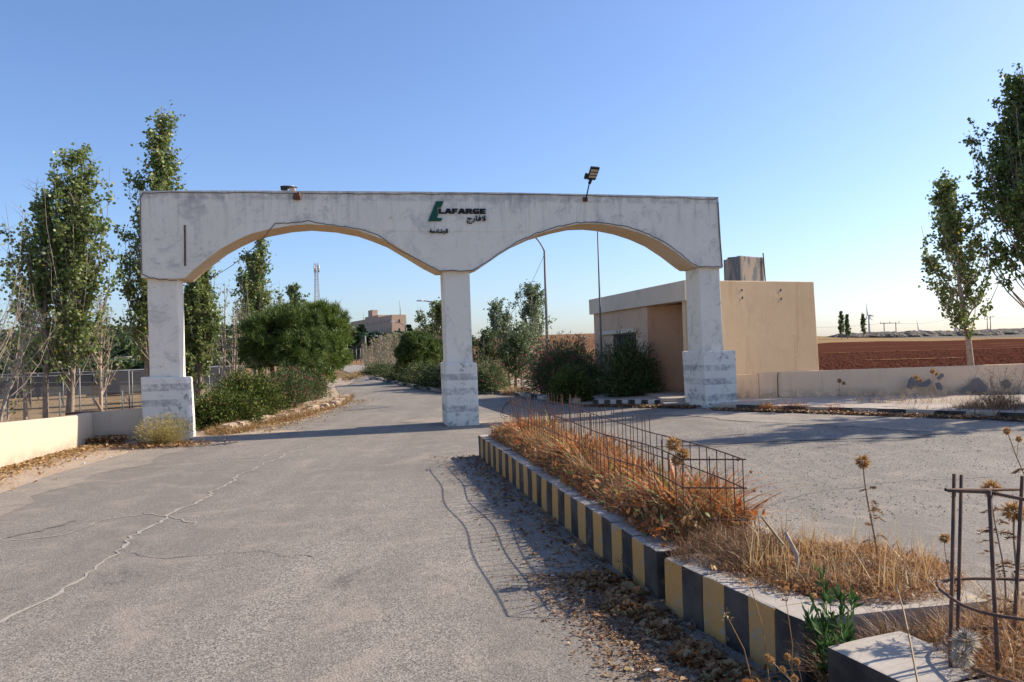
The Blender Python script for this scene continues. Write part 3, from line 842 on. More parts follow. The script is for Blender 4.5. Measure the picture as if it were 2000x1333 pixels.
def arabic(name, text, pa, pb, parent, off):
    cu = bpy.data.curves.new(name, 'FONT'); cu.body = text; cu.size = 1; cu.extrude = .02; cu.offset = off; cu.resolution_u = 4
    o = bpy.data.objects.new(name, cu); COL.objects.link(o)
    bpy.context.view_layer.update()
    me = bpy.data.meshes.new_from_object(o.evaluated_get(bpy.context.evaluated_depsgraph_get()))
    bpy.data.objects.remove(o); bpy.data.curves.remove(cu)
    n = len(me.vertices); co = np.empty(n * 3); me.vertices.foreach_get('co', co); co = co.reshape(-1, 3)
    lo_, hi_ = co.min(0), co.max(0)
    a, b = pa, pb
    co[:, 0] = a[0] + (co[:, 0] - lo_[0]) / (hi_[0] - lo_[0]) * (b[0] - a[0])
    co[:, 1] = a[1] + (co[:, 1] - lo_[1]) / (hi_[1] - lo_[1]) * (b[1] - a[1])
    me.vertices.foreach_set('co', co.ravel()); me.update()
    return link(name, me, 'black_letter', parent)
arabic('arabic_name', '\uFE9D\uFEAD\uFE8E\uFED3\uFEFB', z4(768, 480), z4(1072, 345), logo, .012)
place = empty('place_name_lettering', PL(856, 453, GA - .115, GM), 'small black Arabic lettering partly worn off below the green mark', 'lettering')
place.rotation_euler = M.to_euler(); lo2 = lo; lo = Vector(place.location)
arabic('arabic_letters', '\uFE94\uFEE3\uFEA9\uFE8E\uFEB7\uFEAE\uFEDF\u0627', z4(160, 652), z4(455, 560), place, .006)
lo = lo2

# solar street light bolted on the beam
lp0 = PL(1143, 390, GA - .12, GM)
lamp = empty('solar_floodlight', lp0, 'black solar floodlight on a short arm above the right arch', 'floodlight')
bm = boxbm(-.055, .055, -.02, .02, -.05, .05); bmobj('wall_plate', bm, 'rust_brown', lamp, .004)
tip = PL(1151, 359, GA - .35, GM) - lp0
m = MB(); m.tube([Vector((0, -.02, -.02)), Vector((0.01, -.06, .0)), tip], .017, 6); m.build('arm', 'dark_metal', lamp)
head = bpy.data.objects.new('lamp_head', None)
c = [PL(*p, GA - .35 - d, GM) - lp0 for p, d in (((1146.5, 352), 0), ((1163, 353), 0), ((1172, 329), .32), ((1154, 327.5), .32))]
thick = ((c[1] - c[0]).cross(c[3] - c[0])).normalized() * -.05
if thick.z < 0: thick = -thick
bm = prism(c, thick); lh = bmobj('lamp_head', bm, 'dark_metal', lamp, .015)
# three lens strips on the underside
for q0, q1 in ((.12, .31), (.38, .56), (.63, .80)):
    a0 = c[3].lerp(c[0], q0).lerp(c[2].lerp(c[1], q0), .1); a1 = c[3].lerp(c[0], q0).lerp(c[2].lerp(c[1], q0), .9)
    b0 = c[3].lerp(c[0], q1).lerp(c[2].lerp(c[1], q1), .1); b1 = c[3].lerp(c[0], q1).lerp(c[2].lerp(c[1], q1), .9)
    bmobj('led_strip', prism([a0 - thick * .12, a1 - thick * .12, b1 - thick * .12, b0 - thick * .12], thick * .1), 'led_lens', lamp)
m = MB(); m.tube([tip, (c[0] + c[1]) / 2 + thick * .5], .035, 6); m.build('neck', 'dark_metal', lamp)
m = MB(); m.tube([c[0].lerp(c[3], .1) + thick * .3 - gd * .045, c[0].lerp(c[3], .45) + thick * .3 - gd * .045], .04, 6); m.build('sensor', 'dark_metal', lamp)
# odds and ends lying on the beam
br = PL(566, 372, GA + .2, GM)
deb = empty('broken_camera', br, 'broken black security camera with a stone lying on top of the beam', 'camera')
m = MB(); m.box((-.04, 0, .06), (.3, .1, .05), .2); m.box((.12, 0, .055), (.09, .03, .02), .2); m.box((-.12, 0, .02), (.13, .1, .035), .1); m.build('housing', 'dark_metal', deb)
bm = boxbm(.0, .12, -.05, .05, -.02, .05); roughen(bm, .02, 2, 9, 2); bmobj('stone_weight', bm, 'stone', deb)
m = MB(); m.box((-.02, 0, .09), (.22, .09, .012), .2); m.build('sun_shield', 'lamp_housing', deb)

# ================================================================== WALLS
def wall_run(name, label, pts, z0s, z1s, th, mat, side=1, cap=True):
    """free-standing wall along pts with its own thickness"""
    root = empty(name, (pts[0][0], pts[0][1], 0), label, 'wall')
    ox, oy = pts[0]
    n = len(pts)
    bm = bmesh.new(); rings = []
    for i, p in enumerate(pts):
        a = Vector(pts[max(0, i - 1)]); b = Vector(pts[min(n - 1, i + 1)])
        d = (b - a).normalized(); s = Vector((-d.y, d.x)) * th * side
        q = [(p[0], p[1], z0s[i]), (p[0], p[1], z1s[i]), (p[0] + s.x, p[1] + s.y, z1s[i]), (p[0] + s.x, p[1] + s.y, z0s[i])]
        rings.append([bm.verts.new((x - ox, y - oy, z)) for x, y, z in q])
    for i in range(n - 1):
        for k in range(4):
            bm.faces.new((rings[i][k], rings[i + 1][k], rings[i + 1][(k + 1) % 4], rings[i][(k + 1) % 4]))
    bm.faces.new(rings[0]); bm.faces.new(rings[-1][::-1])
    bmesh.ops.bevel(bm, geom=[e for e in bm.edges if abs(e.verts[0].co.z - e.verts[1].co.z) < .15 and e.verts[0].co.z > .3], offset=.02, segments=2, affect='EDGES')
    bmobj('wall_body', bm, mat, root)
    return root
# left wall: towards the camera it runs out of frame
Lp = [(-7.55, 4.0), (-7.7, 8.0), (-7.93, 11.88), (-8.25, 14.4), (-8.55, 15.6)]
def ztop(px, py, x, y):
    return AT(px, py, y).z
zt = [ztop(0, 827, 0, 11.88), ztop(144, 813, 0, 14.4), ztop(191, 805, 0, 15.7)]
wall_run('low_wall', 'long sunlit cream boundary wall at the left edge of the road', Lp[:], [-.4] * 5, [zt[0] - .02, zt[0], zt[0], zt[1], zt[2]], .2, 'cream_wall', 1)
wall_run('low_wall', 'short shaded cream wall piece joining the left pedestal', [(-8.62, 15.60), (-8.0, 15.72), (-7.45, 15.85)], [-.4] * 3, [zt[2] - .01, ztop(240, 801, 0, 15.7), ztop(276, 797, 0, 15.9)], .2, 'cream_wall', 1)
# right wall
zb = G(1484, 728, .27)
def WR(px, py, y): return AT(px, py, y)
Rp = [G(1484, 777, .27), G(1770, 771, .27), G(2000, 768, .27)]
P = [(p.x, p.y) for p in Rp] + [(16.0, 17.5)]
zr = [AT(1484, 728, P[0][1]).z, AT(1770, 719, P[1][1]).z, AT(2000, 711, P[2][1]).z]
rw = wall_run('low_wall', 'long shaded pinkish boundary wall on the right pavement with dark stains', P, [-.1] * 4, zr + [zr[2]], .2, 'cream_wall_bounce', 1)
wall_run('low_wall', 'short cream wall piece joining the right pedestal to the long wall', [(5.45, 19.6), (P[0][0] - .01, P[0][1] + .02)], [-.1] * 2, [zr[0] - .06, zr[0] - .04], .2, 'cream_wall_bounce', 1)
# stains are flat print on the wall face
def stain(px, yref, seed):
    rr = random.Random(seed)
    a = Vector((P[0][0], P[0][1])); b = Vector((P[2][0], P[2][1]))
    m_ = (b.y - a.y) / (b.x - a.x); aa = a.y - m_ * a.x - .004
    if True:
        pts = [PL(x + rr.gauss(0, 1.2), y + rr.gauss(0, 1.2), aa - .012, m_) - rw.location for x, y in px]
        bm = prism(pts, (0, .004, 0)); bmobj('stain', bm, 'wall_stain', rw)
stain([(1773, 740), (1780, 737), (1790, 745), (1796, 738), (1803, 746), (1815, 741), (1820, 748), (1813, 755), (1804, 753), (1795, 757), (1785, 752), (1779, 762), (1771, 756)], 0, 1)
stain([(1834, 731), (1842, 730), (1843, 737), (1835, 744), (1830, 740)], 0, 2)
stain([(1826, 748), (1836, 746), (1841, 755), (1838, 762), (1830, 760)], 0, 3)
stain([(1878, 758), (1892, 753), (1898, 741), (1910, 739), (1920, 747), (1930, 757), (1925, 765), (1880, 766)], 0, 4)
stain([(1956, 748), (1966, 744), (1976, 752), (1970, 760), (1958, 757)], 0, 5)
m = MB(); m.tube([PL(x, y, P[0][1] - (P[2][1] - P[0][1]) / (P[2][0] - P[0][0]) * P[0][0] - .006, (P[2][1] - P[0][1]) / (P[2][0] - P[0][0])) - rw.location for x, y in ((1520, 728), (1518.5, 742), (1519.5, 755), (1519, 768), (1521, 776))], .012, 4)
m.build('crack', 'rust_brown', rw)

# ================================================================== GUARD HOUSE
gh = empty('guard_house', (4.63, 20, 0), 'sand-coloured flat-roofed guard house behind the right pillar', 'guard house')
hl = Vector(gh.location)
N = Vector((4.63, 20)); LD = Vector((2.9, 27)) - N; FD = Vector((1, .43)).normalized()
LL = LD.length; LD.normalize()
FLn = 4.3
TOP = 3.33; SL = .52
z0 = .12
def W2(s, t, z):                   # s along the left face from the near corner, t inwards along the frontal face
    p = N + LD * s + FD * t
    return Vector((p.x, p.y, z)) - hl
# front slab / parapet band
bm = prism([W2(-.02, -.12, TOP - SL), W2(LL + .15, -.12, TOP - SL), W2(LL + .15, .35, TOP - SL), W2(-.02, .35, TOP - SL)], (0, 0, SL))
bmobj('parapet_band', roughen(bm, .008, 2, 2, 1), 'slab_render', gh, 0)
# plan of recess: front plane from s=LL to s=sr, then slanting in to the jamb
def s_at(px):
    # distance along the left face seen at that column, at mid height
    best = None
    for i in range(0, 1200):
        s = i * .01; p = W2(s, 0, 1.5) + hl
        d = p - Vector((0, 0, EYE)); cp, sp = math.cos(PITCH), math.sin(PITCH)
        yy = d.y * cp + d.z * sp; zz = -d.y * sp + d.z * cp
        u2 = d.x / yy * FPX; v2 = -zz / yy * FPX
        u = u2 * math.cos(ROLL) + v2 * math.sin(ROLL) + 1000
        e = abs(u - px)
        if best is None or e < best[0]: best = (e, s)
    return best[1]
sr = s_at(1266); sj = s_at(1335)
def slabwall(name, quad2d, zlo, zhi, mat, bevel=0, rough=.006):
    bm = prism([W2(s, t, zlo) for s, t in quad2d], (0, 0, zhi - zlo))
    return bmobj(name, bm, mat, gh, bevel)
zh = TOP - SL - .003
# window opening in the front wall: build the wall round it
wa, wb = s_at(1243), s_at(1199)     # near / far ends of the window
wz0, wz1 = 1.05, 2.05
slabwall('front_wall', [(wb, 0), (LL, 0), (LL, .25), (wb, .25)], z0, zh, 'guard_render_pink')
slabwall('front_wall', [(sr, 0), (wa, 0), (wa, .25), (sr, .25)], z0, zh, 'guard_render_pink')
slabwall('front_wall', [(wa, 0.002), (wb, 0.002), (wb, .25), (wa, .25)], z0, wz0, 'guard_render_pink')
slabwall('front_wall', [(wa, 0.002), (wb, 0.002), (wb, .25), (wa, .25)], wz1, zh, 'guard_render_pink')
win = bpy.data.objects.new('window', None); COL.objects.link(win); win.parent = gh
bm = prism([W2(wa, .16, wz0) , W2(wb, .16, wz0), W2(wb, .18, wz0), W2(wa, .18, wz0)], (0, 0, wz1 - wz0)); bmobj('pane', bm, 'glass', win)
for i in range(9):
    m = MB(); s = wa + (wb - wa) * (i + .5) / 9
    m.tube([W2(s, -.02, wz0 - .02), W2(s, -.02, wz1 + .02)], .012, 4); m.build('bar', 'galvanised', win)
for z in (wz0 + .05, (wz0 + wz1) / 2, wz1 - .02):
    m = MB(); m.tube([W2(wa - .03, -.02, z), W2(wb + .03, -.02, z)], .014, 4); m.build('bar', 'galvanised', win)
bm = prism([W2(wa - .18, -.09, wz1 + .03), W2(wb + 1.15, -.09, wz1 + .0), W2(wb + 1.15, .0, wz1 + .0), W2(wa - .18, .0, wz1 + .03)], (0, 0, .12)); bmobj('lintel', bm, 'slab_render', gh, .01)
# recess
ri = 1.35
slabwall('recess_wall', [(sr, 0.001), (sj + .28, ri), (sj + .28, ri + .2), (sr, .25)], z0, zh, 'recess_shade_render')
slabwall('jamb_wall', [(sj, 0.0), (sj, ri + .3), (sj - .22, ri + .3), (sj - .22, 0.0)], z0, zh, 'guard_render')
bm = prism([W2(sj, ri * .25, z0 + .25), W2(sj, ri * .95, z0 + .25), W2(sj + .04, ri * .95, z0 + .25), W2(sj + .04, ri * .25, z0 + .25)], (0, 0, 2.05))
bmobj('door', bm, 'rust_brown', gh)
slabwall('step', [(sj - .1, -.5), (sr + .3, -.5), (sr + .3, .3), (sj - .1, ri)], z0, z0 + .2, 'concrete_pavement', .015)
slabwall('roof_slab', [(0.02, .36), (LL, .36), (LL, FLn - .02), (0.02, FLn - .02)], TOP - .3, TOP - .05, 'slab_render')
slabwall('back_wall', [(LL - .2, .26), (LL, .26), (LL, FLn), (LL - .2, FLn)], z0, TOP - .31, 'guard_render')
slabwall('side_wall', [(.23, FLn - .22), (LL - .2, FLn - .22), (LL - .2, FLn - .002), (.23, FLn - .002)], z0, TOP - .31, 'guard_render')
# frontal wall, slightly wider at its foot as in the photograph
bm = bmesh.new()
q = [W2(0, .0, -.2), W2(0, FLn + .12, -.2), W2(0, FLn, TOP), W2(0, .0, TOP)]
q2 = [W2(.22, .0, -.2), W2(.22, FLn + .12, -.2), W2(.22, FLn, TOP), W2(.22, .0, TOP)]
va = [bm.verts.new(p) for p in q]; vb = [bm.verts.new(p) for p in q2]
bm.faces.new(va); bm.faces.new(vb[::-1])
for i in range(4): bm.faces.new((va[i], vb[i], vb[(i + 1) % 4], va[(i + 1) % 4]))
bmobj('gable_wall', bm, 'guard_render', gh, .02)
for (a, b) in ((1220, 566), (1489 + 0, 567), (1491, 583)):
    pass
fm = FD.y / FD.x; fa = N.y - fm * N.x
for (x, y) in ((1448, 567), (1449, 582), (1524, 567), (1525, 584)):
    bm = boxbm(-.03, .03, -.002, .02, -.03, .03); bmesh.ops.bevel(bm, geom=bm.edges[:], offset=.001, segments=1, affect='EDGES')
    bmobj('drain_hole', bm, 'window_dark', gh, loc=PL(x, y, fa, fm) - hl)
# water tank
tk = empty('water_tank', AT(1445, 547, 22.6), 'dark grey steel water tank standing on the guard house roof', 'water tank')
tl = Vector(tk.location)
a = AT(1414, 547, 23.4) - tl; b = AT(1446, 547, 22.3) - tl; c_ = AT(1493, 547, 23.0) - tl; d_ = a + c_ - b
for v_ in (a, b, c_, d_): v_.z = -.15
hh = AT(1446, 501, 22.3).z - AT(1446, 547, 22.3).z + .15
bmobj('tank_body', prism([a, b, c_, d_], (0, 0, hh)), 'tank_metal', tk, .02)
bm = prism([a.lerp(c_, .1) + Vector((0, 0, hh)), a.lerp(c_, .45) + Vector((-.1, -.1, hh)), a.lerp(c_, .5) + Vector((.1, .2, hh)), a.lerp(c_, .2) + Vector((.1, .3, hh))], (0, 0, .07))
bmobj('lid', bm, 'rust_brown', tk, .01)
m = MB(); m.tube([c_ + Vector((0.02, -.05, -.1)), c_ + Vector((-.03, -.05, hh + .13))], .02, 4); m.build('post', 'rust_brown', tk)
for q_ in (a, b, c_, d_):
    cen = (a + c_) / 2; p_ = q_.lerp(cen, .1)
    m = MB(); m.tube([p_ + Vector((0, 0, -.3)), p_ + Vector((0, 0, .02))], .04, 4); m.build('leg', 'rust_brown', tk)
# slab steps and rock at the end of the painted kerb
st = empty('broken_step', (4.15, 19.2, hzf(4.15, 19.2)), 'broken concrete step between painted kerb and right pedestal', 'step')
bmobj('slab', roughen(boxbm(-.42, .42, -.25, .25, -.05, .09), .01, 1, 4, 1), 'kerb_top', st)
bmobj('slab', roughen(boxbm(-.45, .3, .1, .6, -.05, .2), .015, 1, 4, 2), 'concrete_pavement', st)
rk = bmobj('rock', roughen(boxbm(-.12, .12, -.12, .12, 0, .34), .05, 2, 5, 4), 'stone', None, loc=(4.55, 19.35, hzf(4.55, 19.35))); tag(rk, 'upright pale rock leaning beside the right pedestal', 'rock')

# ================================================================== LAMP POSTS, MASTS, WIRES
def post_lamp(name, label, cat, px, base_y, top, arm_to, D, r, head=True, group=None, armh=.5, rt=None):
    """px: photo column/row of the pole's upper end at distance D"""
    T0 = AT(px[0], px[1], D); base = Vector((T0.x, D, hzf(T0.x, D)))
    root = empty(name, base, label, cat, group)
    h = T0.z - base.z
    m = MB(); m.tube([(0, 0, 0), (0, 0, h * .5), (0, 0, h)], [r, r * .85, (rt or r * .65)], 8); m.build('pole', 'galvanised', root, True)
    if arm_to:
        e = AT(arm_to[0], arm_to[1], D) - base
        s = Vector((0, 0, h)); mid = Vector((s.x + (e.x - s.x) * .3, 0, e.z - (e.z - s.z) * .12))
        Q = []
        for k in range(9):
            t = k / 8; Q.append(s * (1 - t) ** 2 + mid * 2 * t * (1 - t) + e * t * t)
        m = MB(); m.tube(Q, r * .5, 6); m.build('arm', 'galvanised', root, True)
        if head:
            d = Vector((e.x - s.x, 0, 0)).normalized()
            bm = bmesh.new(); bmesh.ops.create_uvsphere(bm, u_segments=12, v_segments=8, radius=1)
            for v in bm.verts:
                v.co.x *= .40; v.co.y *= .17; v.co.z *= .13 if v.co.z > 0 else .06
            bmobj('lamp_head', bm, 'lamp_housing', root, smooth=True, loc=e + d * .3)
    return root
post_lamp('street_lamp', 'tall curved street lamp pole seen through the right arch', 'street lamp', (1063.5, 492), 0, 0, (1020, 452), 38, .085, group='street lamps along the road')
post_lamp('street_lamp', 'street lamp reaching out from behind the middle pillar', 'street lamp', (872, 606), 0, 0, (826, 588), 80, .12, group='street lamps along the road')
post_lamp('street_lamp', 'street lamp in front of the pink building', 'street lamp', (793, 640), 0, 0, (770, 629), 118, .12, group='street lamps along the road')
post_lamp('street_lamp', 'small far street lamp left of the pink building lamp', 'street lamp', (752, 661), 0, 0, (738, 657), 150, .12, group='street lamps along the road')
post_lamp('street_lamp', 'farthest street lamp low beside the bend of the road', 'street lamp', (716, 684), 0, 0, (706, 681), 160, .12, group='street lamps along the road')
post_lamp('flag_pole', 'thin grey pole standing by the corner of the guard house', 'pole', (1166.5, 425), 0, 0, None, 24.5, .035)
up = post_lamp('utility_pole', 'pale leaning utility pole beyond the bend of the road', 'utility pole', (713, 656), 0, 0, None, 120, .2)
def wire(name, label, a, b, sag, r=.012, n=14, mat='wire'):
    a = Vector(a); b = Vector(b); m = MB()
    m.tube([a.lerp(b, k / n) - Vector((0, 0, sag * 4 * (k / n) * (1 - k / n))) for k in range(n + 1)], r, 3, False)
    return tag(m.build(name, mat), label, 'cable')
wire('overhead_cable', 'thin cable sagging from the tall lamp behind the middle pillar', AT(1062, 500, 38), AT(930, 652, 34), .9, .012)
wire('overhead_cable', 'thin cable dropping from left arch towards the bare poplar', PL(517, 463, GA + .6, GM), AT(400, 545, 24), .15, .01)
for i, (y0, y1) in enumerate(((658, 690), (662, 690), (668, 691))):
    wire('overhead_cable', ['uppermost', 'middle', 'lowest'][i] + ' of three cables from the leaning utility pole', AT(713, y0, 120), AT(655, y1 + i * 3, 150), 1.0, .035)

# telecom mast
tm = empty('telecom_mast', (AT(620, 610, 480).x, 480, hzf(-122, 480)), 'red and white lattice telecom mast above the pines', 'mast')
hz_ = AT(617, 514, 480).z - tm.location.z
def lattice(name, z0_, z1_, w0, w1, steps, r, mat):
    m = MB()
    for i in range(steps):
        q0 = i / steps; q1 = (i + 1) / steps
        za, zb_ = z0_ + (z1_ - z0_) * q0, z0_ + (z1_ - z0_) * q1; wa_, wb_ = w0 + (w1 - w0) * q0, w0 + (w1 - w0) * q1
        A = [(sx * wa_, sy * wa_, za) for sx, sy in ((-1, -1), (1, -1), (1, 1), (-1, 1))]
        B = [(sx * wb_, sy * wb_, zb_) for sx, sy in ((-1, -1), (1, -1), (1, 1), (-1, 1))]
        for k in range(4):
            m.twigs([A[k], A[k], A[(k + 1) % 4], A[k]], [B[k], B[(k + 1) % 4], B[k], A[(k + 1) % 4]], [r * 1.5, r, r, r], [r * 1.5, r, r, r])
    m.build(name, mat, tm)
lattice('lower_lattice', 0, hz_ * .8, 2.3, 1.0, 12, .085, 'mast')
lattice('upper_lattice', hz_ * .8, hz_, 1.0, .9, 3, .085, 'mast')
for k in range(3):
    m = MB(); a_ = k * 2.09; m.box((1.6 * math.cos(a_), 1.6 * math.sin(a_), hz_ * .93), (.7, .7, 4.5)); m.build('antenna', 'lamp_housing', tm)
for zf in (.45,):
    m = MB(); m.box((-2.0, -1, hz_ * zf), (1.6, .6, 2)); m.build('antenna', 'lamp_housing', tm)

# pink institute building on the hill
pbD = 380
PB0 = AT(750, 650, pbD); cor = Vector((AT(766, 650, pbD).x, pbD))
pb = empty('institute_building', (cor.x, cor.y, 0), 'long pink flat-roofed building on the hill above the road', 'building')
topz = AT(766, 615, pbD).z
lft = AT(685, 627, 1); # direction only
# long face recedes to the left, its roof line at the same height
yl = (topz - EYE) / (AT(685, 629.5, 1).z - EYE); L2 = Vector((AT(685, 629.5, 1).x * yl, yl))
yr = (topz - EYE) / (AT(793, 615, 1).z - EYE); R2 = Vector((AT(793, 615, 1).x * yr, yr))
e1 = L2 - cor; e2 = R2 - cor
zb0 = hzf(cor.x, cor.y) - 6
def B3(u, v, z): p = e1 * u + e2 * v; return Vector((p.x, p.y, z))
bmobj('wall', prism([B3(0, 0, zb0), B3(1, 0, zb0), B3(1, 1, zb0), B3(0, 1, zb0)], (0, 0, topz - zb0)), 'pink_building', pb)
bmobj('roof_block', prism([B3(.30, .03, topz - .4), B3(.62, .03, topz - .4), B3(.62, .8, topz - .4), B3(.30, .8, topz - .4)], (0, 0, 1.6)), 'pink_building', pb)
bmobj('stair_tower', prism([B3(.46, .1, topz), B3(.56, .1, topz), B3(.56, .5, topz), B3(.46, .5, topz)], (0, 0, 4.6)), 'pink_building', pb)
nf = Vector((e1.y, -e1.x)).normalized()
if nf.y > 0: nf = -nf
nf2 = Vector((e2.y, -e2.x)).normalized()
if nf2.y > 0: nf2 = -nf2
for fl in range(4):
    zc = topz - 3.6 - fl * 4.4
    for k in range(17):
        u = .035 + k * .0575
        big = (k % 3 == 0)
        p = B3(u, 0, zc); q = B3(u + (.022 if big else .012), 0, zc)
        o = Vector((nf.x, nf.y, 0)) * .12
        bm = prism([p + o, q + o, q + o + Vector((0, 0, 1.5 if big else 1.2)), p + o + Vector((0, 0, 1.5 if big else 1.2))], -o * 1.5)
        bmobj('window', bm, 'window_dark', pb)
    p = B3(0, .48, zc - .3); q = B3(0, .56, zc - .3); o = Vector((nf2.x, nf2.y, 0)) * .12
    bmobj('window', prism([p + o, q + o, q + o + Vector((0, 0, 1.6)), p + o + Vector((0, 0, 1.6))], -o * 1.5), 'window_dark', pb)
m = MB(); m.tube([B3(.75, .3, topz), B3(.75, .3, topz + 5.5)], .15, 4); m.tube([B3(.0, .6, topz), B3(.0, .6, topz + 7)], .18, 4); m.build('antenna_rod', 'mast', pb)

# white houses on the left hillside
for i, (px, py, wpx, hpx, D) in enumerate(((176, 715, 24, 9, 182), (186, 708, 13, 8, 186), (222, 710, 18, 9, 183), (246, 707, 18, 10, 184), (204, 711, 20, 9, 188), (244, 681, 30, 8, 290), (186, 684, 26, 6, 285), (262, 676, 14, 8, 300))):
    c = AT(px, py, D); ww = wpx / FPX * D; h = hpx / FPX * D
    r_ = empty('hillside_house', (c.x, D, c.z), ['white flat-roofed house low on the left hillside', 'small white house just behind the lowest white house', 'pale house between bare tree and tall trunk', 'white house front just left of the tall trunk', 'grey sloping shed beside the white houses', 'long grey house near the hilltop by the trunk', 'grey house below the cypress group on the hilltop', 'flat grey house high beside the left pillar'][i], 'house')
    m = MB(); m.box((0, 3, h / 2 - 2.2), (ww, 6, h + 4)); m.build('wall', 'white_building' if i in (0, 1, 2, 3) else 'concrete_pavement', r_)
    m = MB(); m.box((0, 3, h - .1), (ww + .5, 6.6, .35)); m.build('roof', 'kerb_top', r_)
    for k in range(3):
        m = MB(); m.box((ww * (k - 1) * .3, -.03, h * .45), (ww * .1, .1, h * .35)); m.build('window', 'window_dark', r_)

# wind turbines
for i, (hx, hy, bx, by, D, rot, bl) in enumerate(((1697, 617, 1701, 662, 1500, .15, 26), (1796, 646, 1797, 662, 1900, .3, 22), (1866, 643, 1867, 658, 1900, 1.15, 20))):
    h_ = AT(hx, hy, D); r_ = empty('wind_turbine', (h_.x, D, 0), ['nearest white wind turbine right of the field poplars', 'middle far wind turbine low over the rubble ridge', 'right far wind turbine beside the thin utility pole'][i], 'wind turbine', 'wind turbines on the horizon')
    m = MB(); m.tube([(0, 0, -5), (0, 0, h_.z)], [2.6, 1.6], 8); m.build('tower', 'white_blade', r_, True)
    m = MB(); m.box((3, 0, h_.z), (11, 4, 3.6)); m.build('nacelle', 'white_blade', r_)
    L_ = bl / FPX * D
    for k in range(3):
        a_ = rot + k * 2.094
        m = MB(); e = Vector((-math.sin(a_) * .55, -math.sin(a_) * .3, math.cos(a_))) * L_
        m.tube([(-3.5, -2, h_.z), Vector((-3.5, -2, h_.z)) + e * .25, Vector((-3.5, -2, h_.z)) + e], [1.3, 1.5, .3], 4); m.build('blade', 'white_blade', r_)
# utility poles over the field
def upole(label, px, y1, y0, D, H=False):
    t_ = AT(px, y1, D); b_ = Vector((t_.x, D, hzf(t_.x, D))); r_ = empty('utility_pole', b_, label, 'utility pole', 'power line over the fields')
    h = t_.z - b_.z; sp = 1.8 if H else 0
    for sx in ((-sp, sp) if H else (0,)):
        m = MB(); m.tube([(sx, 0, -.5), (sx, 0, h)], [.17, .12], 6); m.build('pole', 'galvanised', r_)
    m = MB(); m.box((0, 0, h - .3), (2 * sp + 2.4, .15, .15)); m.build('crossarm', 'galvanised', r_)
    for k in (-1, 0, 1):
        m = MB(); m.tube([(k * (sp + 1.0), 0, h - .25), (k * (sp + 1.0), 0, h + .25)], .08, 6); m.build('insulator', 'dark_metal', r_)
    return b_ + Vector((0, 0, h))
t1 = upole('twin utility pole standing on the rubble ridge', 1738, 630, 655, 235, True)
t2 = upole('single utility pole left of the lone field poplar', 1874, 618, 650, 235)
t3 = upole('left of two close utility poles right of the lone poplar', 1928, 622, 648, 270)
t4 = upole('right of two close utility poles right of the lone poplar', 1934, 618, 648, 255)
t5 = upole('single pole standing on the brown hillside left of the guard house', 1141, 657, 697, 150)
wire('power_line', 'faint power line from behind the guard house to the twin pole', AT(1500, 636, 230), t1, 1.0, .03)
wire('power_line', 'faint power line between twin pole and single pole', t1, t2, 1.2, .03)
wire('power_line', 'faint power line leaving the field to the right', t4, AT(2050, 618, 250), .6, .03)
wire('power_line', 'faint power line reaching the hillside pole', AT(1080, 664, 160), t5, 1.2, .03)

# ================================================================== FIELD AND RIDGE ON THE RIGHT
tag(sheet('ploughed_field', [(6, 24), (13, 20.6), (40, 17), (110, 60), (200, 150)] + [(190 - k_ * 7, 186 - k_ * .9 + 5 * math.sin(k_ * 1.3) + 3 * math.sin(k_ * 3.1)) for k_ in range(20)] + [(22, 70)], 'ploughed_soil', .05, 3.0), kind='structure')
for i_, (yy, x0_, x1_, w_) in enumerate(((84, 34, 62, .7), (88, 66, 100, .9), (52, 24, 30, .8), (120, 48, 90, .8), (62, 44, 52, .6))):
    a_ = [(x0_ + (x1_ - x0_) * k / 12, yy - .1 * (x1_ - x0_) * k / 12 + w_ * (.6 + .4 * math.sin(k * 2.1 + i_))) for k in range(13)]
    b_ = [(x0_ + (x1_ - x0_) * k / 12, yy - .1 * (x1_ - x0_) * k / 12 - w_ * (.6 + .4 * math.sin(k * 1.7 + i_))) for k in range(12, -1, -1)]
    tag(sheet('dry_strip', b_[::-1] + a_[::-1], 'dry_strip', .12, 1.5), kind='structure')
m = MB()
rr = random.Random(5)
# clods on the field: uncountable
P_ = []
for i in range(5200):
    y = 22 * math.exp(rr.random() * 1.35); x = y * rr.uniform(.40, .72)
    if y < 22.5 - (x - 7) * .3: continue
    P_.append((x, y, hzf(x, y) + .06, rr.uniform(.04, .13)))
for x, y, z, r in P_:
    q = np.array([[1, 0, 0], [0, 1, 0], [-1, 0, 0], [0, -1, 0], [0, 0, 1]]) * r * np.array([rr.uniform(.7, 1.3), rr.uniform(.7, 1.3), rr.uniform(.5, .9)])
    m.add(q + np.array([x, y, z]), [(0, 1, 4, 4), (1, 2, 4, 4), (2, 3, 4, 4), (3, 0, 4, 4)])
v = np.concatenate(m.v); f = np.concatenate(m.f)[:, :3]
tag(link('soil_clods', npmesh('soil_clods', v, f), 'ploughed_soil'), 'loose red soil clods scattered over the ploughed field', 'soil', kind='stuff')
